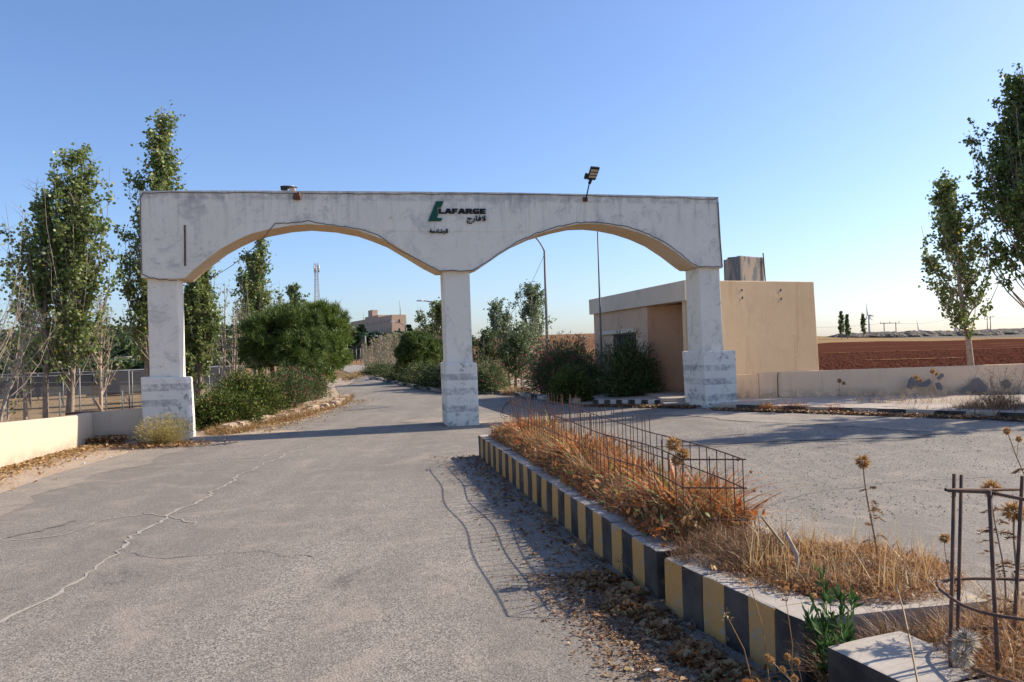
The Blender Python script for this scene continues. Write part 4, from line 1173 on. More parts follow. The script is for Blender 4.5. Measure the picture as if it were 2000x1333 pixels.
# rubble ridge: heaps one after another
ORDH = ['first', 'second', 'third', 'fourth', 'fifth', 'sixth', 'seventh', 'eighth', 'ninth', 'tenth', 'eleventh', 'twelfth', 'thirteenth', 'last']
m = MB()
bk = [AT(px_, py_, 236) for px_, py_ in ((1590, 662), (1660, 659), (1720, 656), (1780, 654), (1840, 653), (1900, 652), (1960, 649), (2020, 648), (2080, 648))]
V_ = []
for p_ in bk: V_ += [(p_.x, 214, hzf(p_.x, 214) - .1), (p_.x, 226, p_.z - .7), (p_.x, 236, p_.z), (p_.x, 250, hzf(p_.x, 250) - .5)]
m.add(V_, [(4 * a_ + k_, 4 * (a_ + 1) + k_, 4 * (a_ + 1) + k_ + 1, 4 * a_ + k_ + 1) for a_ in range(len(bk) - 1) for k_ in range(3)])
tag(m.build('rubble_bank', 'rubble', None, True), kind='structure')
hp = [(1655, 655, 3), (1690, 654, 4), (1715, 652, 6), (1740, 652, 8), (1768, 650, 9), (1800, 650, 8), (1830, 649, 7), (1862, 650, 7), (1895, 649, 6), (1925, 647, 8), (1960, 645, 10), (1985, 645, 9), (2015, 644, 9), (2050, 644, 9)]
for i, (px, py, hpx) in enumerate(hp):
    D = 232; c = AT(px, py, D); base = hzf(c.x, D); h = max(.8, c.z - base + .4)
    bm = bmesh.new(); bmesh.ops.create_icosphere(bm, subdivisions=4, radius=1)
    for v in bm.verts:
        v.co.x *= 6.0 + (i % 3); v.co.y *= 7; v.co.z = max(-.2, v.co.z) * h
    roughen(bm, .55, 0, .5, i * 9); roughen(bm, .25, 0, 1.7, i * 5)
    o = bmobj('rubble_heap', bm, 'rubble', None, loc=(c.x, D, base))
    tag(o, ORDH[i] + ' grey rubble heap from the left along the ridge above the red field', 'rubble heap', 'grey rubble heaps on the ridge')

# ================================================================== PLANTS
def unit(v): return v / (np.linalg.norm(v, axis=-1, keepdims=True) + 1e-9)
def poplar(name, label, base, h, r, seed, nleaf, leaf=.075, nb=60, crown0=.2, trunk_r=.09, lean=(0, 0), mat='poplar_leaf', bark='poplar_bark', fork=1, tw=8, top=.35, tilt=(12, 26), twr=.0045, group=None, branch_r=.02, cat='tree'):
    R = np.random.default_rng(seed)
    root = empty(name, base, label, cat, group)
    tr = MB(); br = MB(); cr = MB()
    trunks = []
    for k in range(fork):
        a = R.uniform(0, 6.28); off = np.array([math.cos(a), math.sin(a), 0]) * (.18 * (fork > 1)) * r
        n = 9; pts = []
        for i in range(n):
            q = i / (n - 1)
            wob = np.array([R.normal(0, .03), R.normal(0, .03), 0]) * h * .12
            spread = off * (1 + q * (1.0 if fork > 1 else 0))
            pts.append(spread + np.array([lean[0] * q, lean[1] * q, h * q * (1 if k == 0 else R.uniform(.80, .93))]) + (wob if 0 < i else 0))
        pts = np.array(pts); trunks.append(pts)
        rad = trunk_r * (1 if k == 0 else .75) * np.linspace(1, .06, n) ** .9
        tr.tube(pts, rad, 7, False)
    tr.build('trunk', bark, root, True)
    TP0 = []; TP1 = []; LP = []; LD = []
    per = max(1, int(nleaf / (nb * tw)))
    skip = R.random(nb) < .08
    for b in range(nb):
        pts = trunks[b % fork]
        q = crown0 + (.94 - crown0) * (b + R.random()) / nb
        i = q * (len(pts) - 1); k = int(i); p0 = pts[k] + (pts[min(k + 1, len(pts) - 1)] - pts[k]) * (i - k)
        prof = min(1.0, .7 + 1.3 * (q - crown0)) * min(1.0, (1.02 - q) / .8) ** 1.4 + .05
        ext = r * prof * R.uniform(.35, 1.2); ti = RAD(R.uniform(*tilt)); L = ext / math.sin(ti)
        L = min(L, (h - p0[2]) * .95 + .2)
        az = R.uniform(0, 2 * math.pi); o = np.array([math.cos(az), math.sin(az), 0])
        C = []
        for s in range(5):
            t = s / 4
            C.append(p0 + o * (ext * (1 - (1 - t) ** 1.7)) + np.array([0, 0, L * math.cos(ti) * (t * .8 + .2 * t * t)]) + R.normal(0, .015, 3))
        C = np.array(C); br.tube(C, branch_r * np.linspace(1, .25, 5) * (.6 + .6 * (1 - q)), 4, False)
        for w_ in range(tw):
            t = R.uniform(.22, 1.0); j = min(3, int(t * 4)); s0 = C[j] + (C[j + 1] - C[j]) * (t * 4 - j)
            d = unit(np.array([R.normal(0, .55), R.normal(0, .55), R.uniform(.3, 1.1)]) + o * .25)
            l = R.uniform(.18, .5) * (.6 + .1 * h * .5)
            s1 = s0 + d * l
            TP0.append(s0); TP1.append(s1)
            if nleaf:
                pn = int(per * R.choice([0, .35, .8, 1.6, 2.2])) if nleaf > 1000 else per
                if pn and not skip[b]:
                    u = R.random(pn)[:, None]
                    LP.append(s0 + (s1 - s0) * u * 1.05 + R.normal(0, .05, (pn, 3)))
    br.twigs(TP0, TP1, twr, twr * .4)
    br.build('branches', bark, root)
    if nleaf:
        LP = np.concatenate(LP)
        cr.leaves(LP, leaf, leaf * .9, None, .5, .42)
        cr.build('crown', mat, root)
    return root
POP = 'poplars along the left fence'
poplar('poplar_tree', 'big leafy multi-stemmed poplar behind the left wall', (-10.45, 17.6, -.45), 7.15, 1.15, 11, 19000, .09, 170, .22, .095, (.25, 0), fork=3, tw=9, group=POP, branch_r=.016)
poplar('poplar_tree', 'tallest slender poplar left of the left pillar', (-9.35, 19.3, -.45), 8.6, .95, 12, 13000, .09, 140, .22, .10, (.5, 0), fork=2, tw=9, group=POP, branch_r=.018, top=.4)
poplar('poplar_tree', 'leafy poplar just right of the left pillar', (-11.0, 26.5, -.6), 5.5, 1.1, 13, 15000, .1, 120, .18, .09, (.35, 0), fork=3, tw=9, group=POP)
poplar('poplar_tree', 'poplar with bare lower stems left of the pine', (-11.2, 34, -.8), 7.7, 1.25, 14, 15000, .11, 130, .24, .1, (0, 0), fork=3, tw=9, group=POP)
poplar('poplar_tree', 'small leafy poplar tip rising behind the pine', (-13.0, 46, -1), 6.9, 1.2, 24, 6000, .13, 60, .28, .1, (0, 0), mat='poplar_leaf_dark', group=POP)
BP = 'bare poplars by the left fence'
poplar('bare_poplar', 'nearly bare pale poplar at the left picture edge', (-9.75, 13.6, -.3), 4.7, 1.1, 15, 500, .075, 60, .12, .07, (.1, 0), bark='pale_bark', fork=3, tw=10, tilt=(14, 32), branch_r=.012, twr=.005, group=BP)
poplar('bare_poplar', 'nearly bare poplar leaning over the left picture edge', (-10.5, 15.2, -.3), 3.6, 1.3, 16, 260, .075, 40, .12, .06, (.9, 0), bark='pale_bark', fork=2, tw=10, tilt=(16, 36), branch_r=.012, twr=.005, group=BP)
poplar('bare_poplar', 'thin sparse young poplar before the white houses', (-10.85, 20.2, -.45), 3.9, .75, 17, 420, .075, 34, .28, .06, (.05, 0), bark='pale_bark', fork=1, tw=8, tilt=(16, 34), group=BP)
poplar('bare_poplar', 'short bare stump-like tree beside the leftmost fence post', (-11.8, 18.6, -.4), 2.9, .6, 18, 60, .07, 18, .4, .07, (-.1, 0), bark='pale_bark', tw=6, group=BP)
poplar('bare_poplar', 'bare grey poplar between leafy poplar and pine', (-11.2, 30, -.7), 5.3, 1.0, 19, 500, .08, 50, .2, .07, (.3, 0), bark='pale_bark', fork=4, tw=10, tilt=(15, 34), group=BP)
poplar('bare_poplar', 'bare poplar twigs just left of the pine top', (-12.3, 38, -.9), 5.8, 1.2, 20, 200, .08, 46, .2, .08, (.3, 0), bark='pale_bark', fork=3, tw=10, group=BP)
# right side
RF = 'poplars in and beside the red field'
poplar('poplar_tree', 'lone leaning poplar with a pale trunk at the edge of the red field', (12.75, 21.2, .1), 6.0, 1.25, 31, 6800, .10, 70, .22, .095, (-.62, 0), mat='poplar_leaf', bark='pale_bark', tw=8, group=RF, tilt=(20, 44))
poplar('poplar_tree', 'dense dark poplar cut off by the right picture edge', (13.85, 19.8, .1), 8.7, 1.9, 32, 26000, .10, 170, .26, .12, (-.45, 0), mat='poplar_leaf_dark', fork=2, tw=9, group=RF, tilt=(18, 38))
poplar('poplar_tree', 'poplar outside the right edge that shades the side road', (15.5, 16.0, .1), 8.6, 1.9, 33, 15000, .12, 90, .22, .12, (0, 0), mat='poplar_leaf_dark', fork=2, tw=8, group=RF)
poplar('poplar_tree', 'second poplar outside the right edge along the pavement', (19.5, 16.6, .1), 8.6, 2.0, 34, 15000, .13, 80, .22, .12, (0, 0), mat='poplar_leaf_dark', fork=2, tw=8, group=RF)
# distant field poplars
for i, (px, py, D, hpx, wpx) in enumerate(((1642, 607, 205, 56, 13), (1654, 614, 208, 49, 10), (1685, 613, 212, 47, 11))):
    t_ = AT(px, py, D); h_ = hpx / FPX * D
    poplar('field_poplar', ['tallest of the three distant field poplars', 'slim distant poplar right beside the tallest one', 'distant poplar standing alone left of the turbine'][i], (t_.x, D, t_.z - h_), h_, wpx / FPX * D * .5, 41 + i, 2600, .34, 40, .12, .13, (0, 0), mat='poplar_leaf_dark', tw=6, twr=.02, branch_r=.05, group='distant field poplars', cat='tree')
# eucalyptus-like pale tree behind the oleanders and others
poplar('pale_poplar', 'pale airy tree tallest behind the flowering oleanders', (1.0, 36, 0), 4.55, 1.1, 51, 6000, .10, 60, .22, .08, (.0, 0), mat='poplar_leaf_pale', bark='pale_bark', group='pale trees behind the oleanders')
poplar('pale_poplar', 'pale airy tree with a rounded top left of the tallest', (-.35, 35, 0), 3.75, .95, 52, 3600, .10, 45, .2, .07, (-.2, 0), mat='poplar_leaf_pale', bark='pale_bark', group='pale trees behind the oleanders', fork=2)
poplar('pale_poplar', 'low pale tree between the two taller pale trees', (.4, 34, 0), 2.7, .9, 56, 3000, .10, 40, .15, .06, (0, 0), mat='poplar_leaf_pale', bark='pale_bark', group='pale trees behind the oleanders', fork=2)
poplar('young_poplar', 'green poplar half hidden left of the middle pillar', (-5.1, 52, 0), 4.9, 1.5, 53, 5000, .14, 60, .1, .1, (.2, 0), mat='poplar_leaf_dark')
poplar('olive_tree', 'grey green olive tree right behind the middle pillar', (-1.4, 33, 0), 2.5, 1.5, 54, 6500, .08, 60, .12, .09, (0, 0), mat='oleander_leaf', fork=3, tilt=(30, 60))
poplar('olive_tree', 'dark olive tree standing left of the flowering oleander', (.0, 31, 0), 2.15, 1.0, 55, 5000, .08, 50, .2, .08, (0, 0), mat='oleander_leaf', fork=2, tilt=(30, 60))

# row of bare poplars beyond the hedge on the right
ORD = ['first', 'second', 'third', 'fourth', 'fifth', 'sixth', 'seventh', 'eighth', 'ninth', 'tenth', 'eleventh', 'twelfth', 'thirteenth', 'fourteenth', 'fifteenth', 'sixteenth', 'seventeenth', 'eighteenth', 'nineteenth', 'twentieth', 'twenty-first']
protos = []
for k in range(3):
    protos.append(poplar('row_poplar', 'x', (0, 0, 0), 5.2 + k * .4, .62, 60 + k, [0, 160, 700][k], .13, 46, .10, .06, (0, 0), mat='poplar_leaf', bark='pale_bark', tw=9, tilt=(8, 20), twr=.014, branch_r=.02))
rowx = []
row_pts = []
i = 0
for (px, D, toppx) in [(708, 92, 672), (714, 90, 668), (720, 88, 676), (726, 86, 664), (732, 84, 660), (738, 80, 660), (744, 78, 655), (751, 76, 658), (757, 73, 652), (763, 71, 654), (768, 69, 650), (775, 68, 655), (783, 66, 652), (790, 65, 650), (797, 64, 655), (805, 62, 650), (813, 61, 640), (822, 60, 642), (830, 60, 636), (839, 59, 644), (848, 58, 640), (746, 95, 655), (760, 92, 650), (774, 88, 648), (818, 84, 636), (836, 80, 634)]:
    p = protos[i % 3]
    t_ = AT(px, toppx, D); b_ = Vector((t_.x, D, hzf(t_.x, D)))
    sc = (t_.z - b_.z) / (5.2 + (i % 3) * .4)
    lab = (ORD[i] + ' bare pale poplar from the left in the close row behind the hedge') if i < 21 else ('bare poplar ' + ['behind the gap after the seventh', 'behind the gap after the ninth', 'behind the gap after the eleventh', 'behind the round pine, left one,', 'behind the round pine, right one,'][i - 21] + ' of the row')
    if i < 3: o = p
    else:
        o = p.copy(); COL.objects.link(o)
        for ch in p.children:
            c_ = ch.copy(); COL.objects.link(c_); c_.parent = o
    o.location = b_; o.scale = (sc * 1.1, sc * 1.1, sc); o.rotation_euler = (0, 0, i * 1.7)
    tag(o, lab, 'tree', 'row of bare poplars right of the far road')
    i += 1

def pine(name, label, base, blobs, seed, ntuft, L=.2, W=.02, mat='pine_needle', stems=((0, 0),), trunk_h=1.0, trunk_r=.09, per=22, group=None, inner=.25):
    """rounded crown made of many needle tufts over several lobes; blobs: (x,y,z,rx,ry,rz)"""
    R = np.random.default_rng(seed); root = empty(name, base, label, 'tree', group)
    cr = MB(); br = MB(); tr = MB()
    B = np.array(blobs, float); vol = B[:, 3] * B[:, 5]; prob = vol / vol.sum()
    nc = max(30, ntuft // 11)
    ci = R.choice(len(B), nc, p=prob)
    d0 = unit(R.normal(size=(nc, 3))); d0[:, 2] = np.where(d0[:, 2] < -.6, -d0[:, 2], d0[:, 2])
    rad = R.uniform(.72, 1.12, nc); deep = R.random(nc) < inner; rad[deep] *= R.uniform(.45, .85, deep.sum())
    cc = B[ci, :3] + d0 * B[ci, 3:6] * rad[:, None]
    k_ = R.integers(0, nc, ntuft); bi = ci[k_]
    dd = unit(R.normal(size=(ntuft, 3)) + d0[k_] * .7 + np.array([0, 0, .5]))
    c = cc[k_] + dd * R.uniform(.3, 1, ntuft)[:, None] * (L * 1.25)
    out = unit(dd + np.array([0, 0, .7]))
    d = dd
    # needles
    n = ntuft * per
    P = np.repeat(c, per, 0) + R.normal(0, L * .12, (n, 3)) + np.repeat(out, per, 0) * R.uniform(-.5, .5, n)[:, None] * L
    D = unit(np.repeat(out, per, 0) * 1.0 + R.normal(0, .55, (n, 3)))
    cr.leaves(P, L, W, D, shape=.35)
    cr.build('crown', mat, root)
    for (sx, sy) in stems:
        tgt = B[R.integers(len(B)), :3]
        tr.tube([(sx, sy, -.2), (sx + (tgt[0] - sx) * .15, sy, trunk_h * .5), (sx + (tgt[0] - sx) * .4, sy + (tgt[1] - sy) * .4, trunk_h), tuple(tgt)], [trunk_r, trunk_r * .85, trunk_r * .7, trunk_r * .3], 7, False)
    tr.build('trunk', 'pine_bark', root, True)
    k = R.choice(ntuft, min(ntuft, 260), replace=False)
    cen = B[bi[k], :3] * .6 + np.array([0, 0, trunk_h]) * .4
    br.twigs(cen, c[k] - out[k] * L * .3, .03, .008)
    br.build('branches', 'pine_bark', root)
    return root
# photo-measured pine masses, D 27..34
def blob(px, py, D, rpx, rz=None, base=(0, 0, 0), dy=None):
    p = AT(px, py, D); r = rpx / FPX * D
    return (p.x - base[0], p.y - base[1], p.z - base[2], r, dy or r, (rz or rpx) / FPX * D)
b1 = (-9.4, 29, -.1)
pine('pine_tree', 'broad dark green pine over the left oleanders', b1, [blob(528, 668, 28.5, 52, 44, b1), blob(570, 650, 29, 48, 42, b1), blob(500, 690, 29, 34, 30, b1), blob(590, 690, 28.5, 40, 38, b1), blob(548, 705, 28.5, 44, 24, b1)], 71, 2300, .22, .024, 'pine_needle_dark', ((0, 0), (.3, .2)), 1.2, .12, 20)
b2 = (-9.3, 36, 0)
pine('pine_tree', 'tall bright green pine rising beside the telecom mast', b2, [blob(628, 650, 35, 44, 46, b2), blob(655, 672, 35, 24, 52, b2), blob(632, 700, 34, 38, 42, b2), blob(600, 640, 36, 30, 30, b2), blob(618, 725, 33, 30, 26, b2)], 72, 2500, .25, .028, 'pine_needle', ((0, 0), (-.3, .2)), 1.5, .14, 20)
b3 = (-5.35, 42, 0)
pine('pine_tree', 'round-crowned dark pine with several trunks right of the road', b3, [blob(815, 688, 41, 34, 28, b3), blob(795, 694, 41, 22, 17, b3), blob(842, 692, 42, 24, 22, b3), blob(815, 708, 41, 34, 16, b3)], 73, 1900, .2, .03, 'pine_needle_dark', ((-.5, 0), (0, .2), (.35, -.1), (.7, .1)), 1.0, .08, 20)

def bush(name, label, base, dims, seed, nst, per, L, W, mat, flowers=0, stem='dry_twig', spread=1.0, fsize=.05, cat='shrub', group=None, low=.12, fwd=.9, sr=.007):
    """many stems fan out from the foot; leaves point along the stems"""
    R = np.random.default_rng(seed); root = empty(name, base, label, cat, group)
    dims = np.array(dims, float)
    d = unit(R.normal(size=(nst, 3))); d[:, 2] = np.abs(d[:, 2]) + low
    d = unit(d)
    tip = d * dims * R.uniform(.55, 1.08, nst)[:, None]
    foot = np.column_stack([R.normal(0, .22, nst) * dims[0], R.normal(0, .22, nst) * dims[1], np.zeros(nst)])
    mid = foot * .5 + tip * .5 + np.column_stack([-tip[:, 0] * .12, -tip[:, 1] * .12, tip[:, 2] * .12])
    st = MB(); st.twigs(foot, mid, sr, sr * .7); st.twigs(mid, tip, sr * .7, sr * .3); st.build('stems', stem, root)
    n = nst * per
    t = R.uniform(.15, 1.0, n) ** .7
    i = np.repeat(np.arange(nst), per)
    q = t[:, None]
    P = np.where(q < .5, foot[i] + (mid[i] - foot[i]) * q * 2, mid[i] + (tip[i] - mid[i]) * (q * 2 - 1))
    P = P + R.normal(0, .04 + .04 * dims[0], (n, 3)); P[:, 2] = np.abs(P[:, 2])
    ax = unit(tip[i] - mid[i] * .6)
    D = unit(ax * fwd + R.normal(0, .6, (n, 3)))
    m_ = MB(); m_.leaves(P, L, W, D, shape=.45); m_.build('foliage', mat, root)
    if flowers:
        k = R.choice(nst, min(flowers, nst), replace=False)
        fp = np.repeat(tip[k], 7, 0) + R.normal(0, fsize * .8, (len(k) * 7, 3))
        mf = MB(); mf.leaves(fp, fsize, fsize * .9, None); tag(mf.build('flowers', 'flower_pink', root), kind='stuff')
    return root
JL = 'green shrubs along the left verge'
def gb(px, py, z=0): p = G(px, py, z); return (p.x, p.y, hzf(p.x, p.y))
bush('juniper_bush', 'spreading yellow green juniper right of the left pedestal', (-7.1, 18.6, 0), (1.1, 1.3, .82), 81, 520, 60, .085, .034, 'juniper_leaf', group=JL, low=.05, sr=.006)
bush('juniper_bush', 'darker taller juniper behind the spreading one', (-7.4, 21.3, 0), (1.15, 1.5, 1.25), 82, 520, 56, .09, .036, 'juniper_leaf', group=JL)
bush('oleander_bush', 'left oleander bush with red flowers under the dark pine', (-7.35, 24.6, 0), (.95, 1.7, 1.4), 83, 300, 36, .13, .024, 'oleander_leaf', 110, group=JL, fsize=.032)
bush('oleander_bush', 'oleander bush with few flowers under the bright pine', (-7.75, 28.6, 0), (.9, 2.2, 1.25), 84, 280, 34, .13, .026, 'oleander_leaf', 80, group=JL, fsize=.035)
bush('oleander_bush', 'farther green oleander at the left road edge', (-9.1, 33.5, 0), (.9, 2.4, 1.1), 85, 260, 30, .15, .03, 'oleander_leaf', 8, group=JL)
bush('juniper_bush', 'low shrub where the left verge meets the bend', (-12.2, 42, 0), (1.2, 3.5, .8), 86, 260, 30, .16, .035, 'juniper_leaf', group=JL)
bush('roadside_shrub', 'small green shrub left of the far bend', (-18.2, 66, 0), (1.6, 4, .8), 87, 220, 24, .25, .06, 'wood_far', group=JL)
bush('roadside_shrub', 'grey green shrub on the far bend under the fence', (-20.0, 78, 0), (2, 3, .9), 88, 220, 24, .25, .06, 'wood_far', group=JL)
OB = 'oleanders between road and guard house'
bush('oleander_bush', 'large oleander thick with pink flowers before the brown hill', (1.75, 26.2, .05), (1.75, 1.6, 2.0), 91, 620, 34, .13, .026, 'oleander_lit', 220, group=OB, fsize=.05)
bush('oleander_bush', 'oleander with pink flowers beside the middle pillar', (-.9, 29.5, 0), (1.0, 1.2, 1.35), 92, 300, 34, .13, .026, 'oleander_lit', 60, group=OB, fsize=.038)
bush('oleander_bush', 'dark oleander covering the barred window of the guard house', (3.35, 22.1, .12), (1.02, .8, 1.9), 93, 420, 36, .13, .026, 'oleander_leaf', 8, group=OB)
bush('oleander_bush', 'lower oleander spilling left of the thin pole', (2.3, 24.3, .05), (1.1, 1.0, 1.15), 94, 320, 32, .12, .026, 'oleander_leaf', 12, group=OB)
bush('juniper_bush', 'light green juniper at the foot of the flowering oleander', (1.75, 23.1, .05), (.75, .7, 1.05), 95, 360, 50, .08, .03, 'juniper_leaf', group=OB)
bush('hill_shrub', 'green shrubs at the foot of the brown hill', (3.2, 45, 0), (2.2, 2, 1.7), 96, 260, 30, .16, .035, 'oleander_leaf', 20, group=OB)
HG = 'hedge along the right side of the far road'
for i, (px, py, D, wx, hh) in enumerate(((715, 740, 58, 1.7, 1.0), (738, 746, 50, 1.5, .95), (762, 752, 43, 1.5, 1.15), (788, 757, 38, 1.4, 1.15), (815, 762, 34.5, 1.2, 1.1), (842, 766, 32.5, 1.2, 1.25), (862, 770, 31, 1.0, 1.2))):
    p = AT(px, py, D)
    bush('hedge_bush', ['farthest low', 'second farthest', 'dark rounded', 'middle dark', 'near dark', 'second nearest', 'nearest tall'][i] + ' hedge bush on the right side of the far road', (p.x + .9, D, .03), (wx, 1.9, hh), 100 + i, 240, 30, .12, .035, 'oleander_leaf', 0, group=HG)
# conifers by the far fence
def conifer(name, label, base, h, r, seed, n, mat='conifer_far', L=.6, group=None):
    R = np.random.default_rng(seed); root = empty(name, base, label, 'tree', group)
    q = R.random(n) ** .8; a = R.uniform(0, 6.28, n)
    rr_ = r * (1 - q) ** .75 * R.uniform(.45, 1.08, n) * (1 + .2 * np.sin(q * 40))
    P = np.column_stack([np.cos(a) * rr_, np.sin(a) * rr_, .08 * h + q * h * .92])
    D = np.column_stack([np.cos(a), np.sin(a), R.uniform(-.3, .7, n)])
    m_ = MB(); m_.leaves(P, L, L * .45, unit(D)); m_.build('crown', mat, root)
    t_ = MB(); t_.tube([(0, 0, -.5), (0, 0, h * .9)], [r * .1, .03], 5, False); t_.build('trunk', 'pine_bark', root)
    return root
CF = 'dark conifers behind the far fence'
for i, (px, py, D, hpx, wpx) in enumerate(((676, 700, 150, 44, 14), (690, 702, 148, 60, 17), (700, 702, 146, 48, 15), (664, 705, 150, 34, 16), (655, 708, 152, 36, 14), (683, 705, 165, 46, 18), (697, 648 + 52, 170, 56, 22), (722, 695, 170, 40, 24), (738, 690, 180, 34, 26), (752, 684, 190, 32, 22))):
    t_ = AT(px, py, D)
    conifer('conifer_tree', ['third conifer from the left behind the far bend fence', 'tallest conifer in the middle behind the far bend fence', 'conifer just left of the leaning utility pole', 'second conifer from the left behind the far bend fence', 'leftmost low conifer beside the bright pine', 'conifer half hidden between the third and the tallest', 'broad conifer rising behind the leaning utility pole', 'conifer just right of the leaning utility pole', 'broad conifer behind the first bare poplars', 'rightmost conifer above the bare poplar row'][i], (t_.x, D, hzf(t_.x, D) - .3), (t_.z - hzf(t_.x, D)) + hpx / FPX * D, wpx / FPX * D * .55, 120 + i, 1500, 'conifer_far', .55, CF)
for i, (px, py, D, hpx, wpx) in enumerate(((706, 656, 330, 20, 22), (703, 662, 320, 22, 30), (732, 664, 330, 14, 40), (775, 662, 330, 14, 26), (800, 655, 320, 12, 20), (798, 650, 330, 14, 10), (838, 650, 300, 14, 20))):
    t_ = AT(px, py, D)
    conifer('hill_tree', ['dark round tree before the long face of the pink building', 'wide dark tree at the left foot of the pink building', 'low wide tree under the middle of the pink building', 'tree below the right part of the long pink face', 'tree below the short right face of the pink building', 'slim dark tree just right of the pink building', 'farther dark tree between pink building and middle pillar'][i], (t_.x, D, t_.z - 2.5), hpx / FPX * D + 2.5, wpx / FPX * D * .5, 140 + i, 1300, 'conifer_far', 1.2, 'trees around the pink building')

# far woods: one mass nobody could count
def wood(name, label, n, seed, area, hrange, mat, cone=.4, L=1.0):
    R = np.random.default_rng(seed); m_ = MB(); t_ = MB(); k = 0
    while k < n:
        x, y = area(R)
        z = hzf(x, y); h = R.uniform(*hrange); r = h * R.uniform(.22, .42)
        nl = 75
        if R.random() < cone:
            r *= .6; q = R.random(nl); a = R.uniform(0, 6.28, nl); rr_ = r * (1 - q) ** .8
            P = np.column_stack([np.cos(a) * rr_, np.sin(a) * rr_, q * h * 1.1]); D = np.column_stack([np.cos(a), np.sin(a), np.full(nl, .5)])
        else:
            d = unit(R.normal(size=(nl, 3))); P = d * np.array([r * 1.2, r * 1.2, h * .42]) * R.uniform(.75, 1.1, (nl, 1)) + np.array([0, 0, h * .55]); D = d + R.normal(0, .5, (nl, 3))
        m_.leaves(P + np.array([x, y, z]), L, L * .8, unit(D)); k += 1
    return tag(m_.build(name, mat), label, 'wood', kind='stuff')
def areaA(R):
    u = R.uniform(-.70, -.30); y = 190 + 180 * R.random() ** 1.0; return u * y, y
wood('hillside_wood', 'dark green pine wood covering the left hillside', 1500, 1, areaA, (3.0, 6.0), 'wood_far', .35, 1.3)
def areaB(R):
    u = R.uniform(-.33, -.08); y = R.uniform(205, 300); return u * y, y
wood('hillside_wood', 'dark tree belt below the pink building', 620, 2, areaB, (2.0, 3.6), 'conifer_far', .4, 1.4)
def areaC(R):
    y = R.uniform(110, 175); return R.uniform(-.70, -.33) * y, y
wood('tree_belt', 'green bushes and low trees between solar panels and hillside', 260, 3, areaC, (.7, 1.5), 'wood_far', .1, .8)
ORD2 = ['first', 'second', 'third', 'fourth', 'fifth', 'last']
for i, px in enumerate((162, 168, 176, 187, 206, 216)):
    t_ = AT(px, 652, 330); conifer('cypress_tree', ORD2[i] + ' pointed cypress from the left on the left hilltop skyline', (t_.x, 330, hzf(t_.x, 330)), [7.5, 8.8, 9, 8.5, 6.5, 7][i], 1.5, 160 + i, 500, 'conifer_far', 1.0, 'cypresses on the left hilltop')

# ================================================================== LEFT COMPOUND: FENCE, SOLAR RACKS
def fence_run(name, label, pts, h, mesh=True, sp=.09, r=.022, wr=.002, group=None, arm=True):
    root = empty(name, (pts[0][0], pts[0][1], 0), label, 'fence', group); o = Vector(root.location)
    top = []
    for x, y in pts:
        b = Vector((x, y, hzf(x, y) - .1)) - o
        m = MB(); m.tube([b, b + Vector((0, 0, h))], r, 6); m.build('post', 'galvanised', root, True)
        top.append(b)
    for hh_ in (h * .985, h * .80, h * .35):
        m = MB()
        for i in range(len(top) - 1): m.tube([top[i] + Vector((0, 0, hh_)), top[i + 1] + Vector((0, 0, hh_))], .004, 3, False)
        m.build('strand', 'galvanised', root)
    if mesh:
        m = MB(); P0 = []; P1 = []
        for i in range(len(top) - 1):
            a, b = top[i], top[i + 1]; L_ = (b - a).length; H = h * .70; n = int((L_ + H) / sp)
            for k in range(n):
                s = k * sp - H
                s0, z0_ = (s, 0) if s >= 0 else (0, -s); s1, z1_ = (s + H, H) if s + H <= L_ else (L_, L_ - s)
                P0.append(a.lerp(b, s0 / L_) + Vector((0, 0, .1 + z0_))); P1.append(a.lerp(b, s1 / L_) + Vector((0, 0, .1 + z1_)))
                P0.append(a.lerp(b, (L_ - s0) / L_) + Vector((0, 0, .1 + z0_))); P1.append(a.lerp(b, (L_ - s1) / L_) + Vector((0, 0, .1 + z1_)))
        m.twigs(np.array([tuple(p) for p in P0]), np.array([tuple(p) for p in P1]), wr, wr); m.build('wire_mesh', 'galvanised', root)
    return root
fp = [(-11.3, 15.8), (-11.85, 18), (-12.25, 20.2), (-12.75, 22.6), (-13.15, 24.8), (-13.65, 27.3), (-14.15, 29.8), (-14.7, 32.6), (-15.2, 35.4), (-15.8, 38.4), (-16.4, 41.5), (-17.2, 45)]
fence_run('chain_link_fence', 'grey chain-link fence with round posts behind the left poplars', fp, 2.1)
fp2 = [(-26 + k * 2.2, 30 + k * .95) for k in range(7)]
fence_run('chain_link_fence', 'farther low mesh fence in front of the solar racks', fp2, 1.35, True, .16, .03, .003)
ffp = [AT(px, 700, 128) for px in (664, 672, 680, 688, 696, 704, 712)]
fence_run('post_fence', 'distant fence with pale posts beyond the bend', [(p.x, 128) for p in ffp], 2.4, False, r=.07)
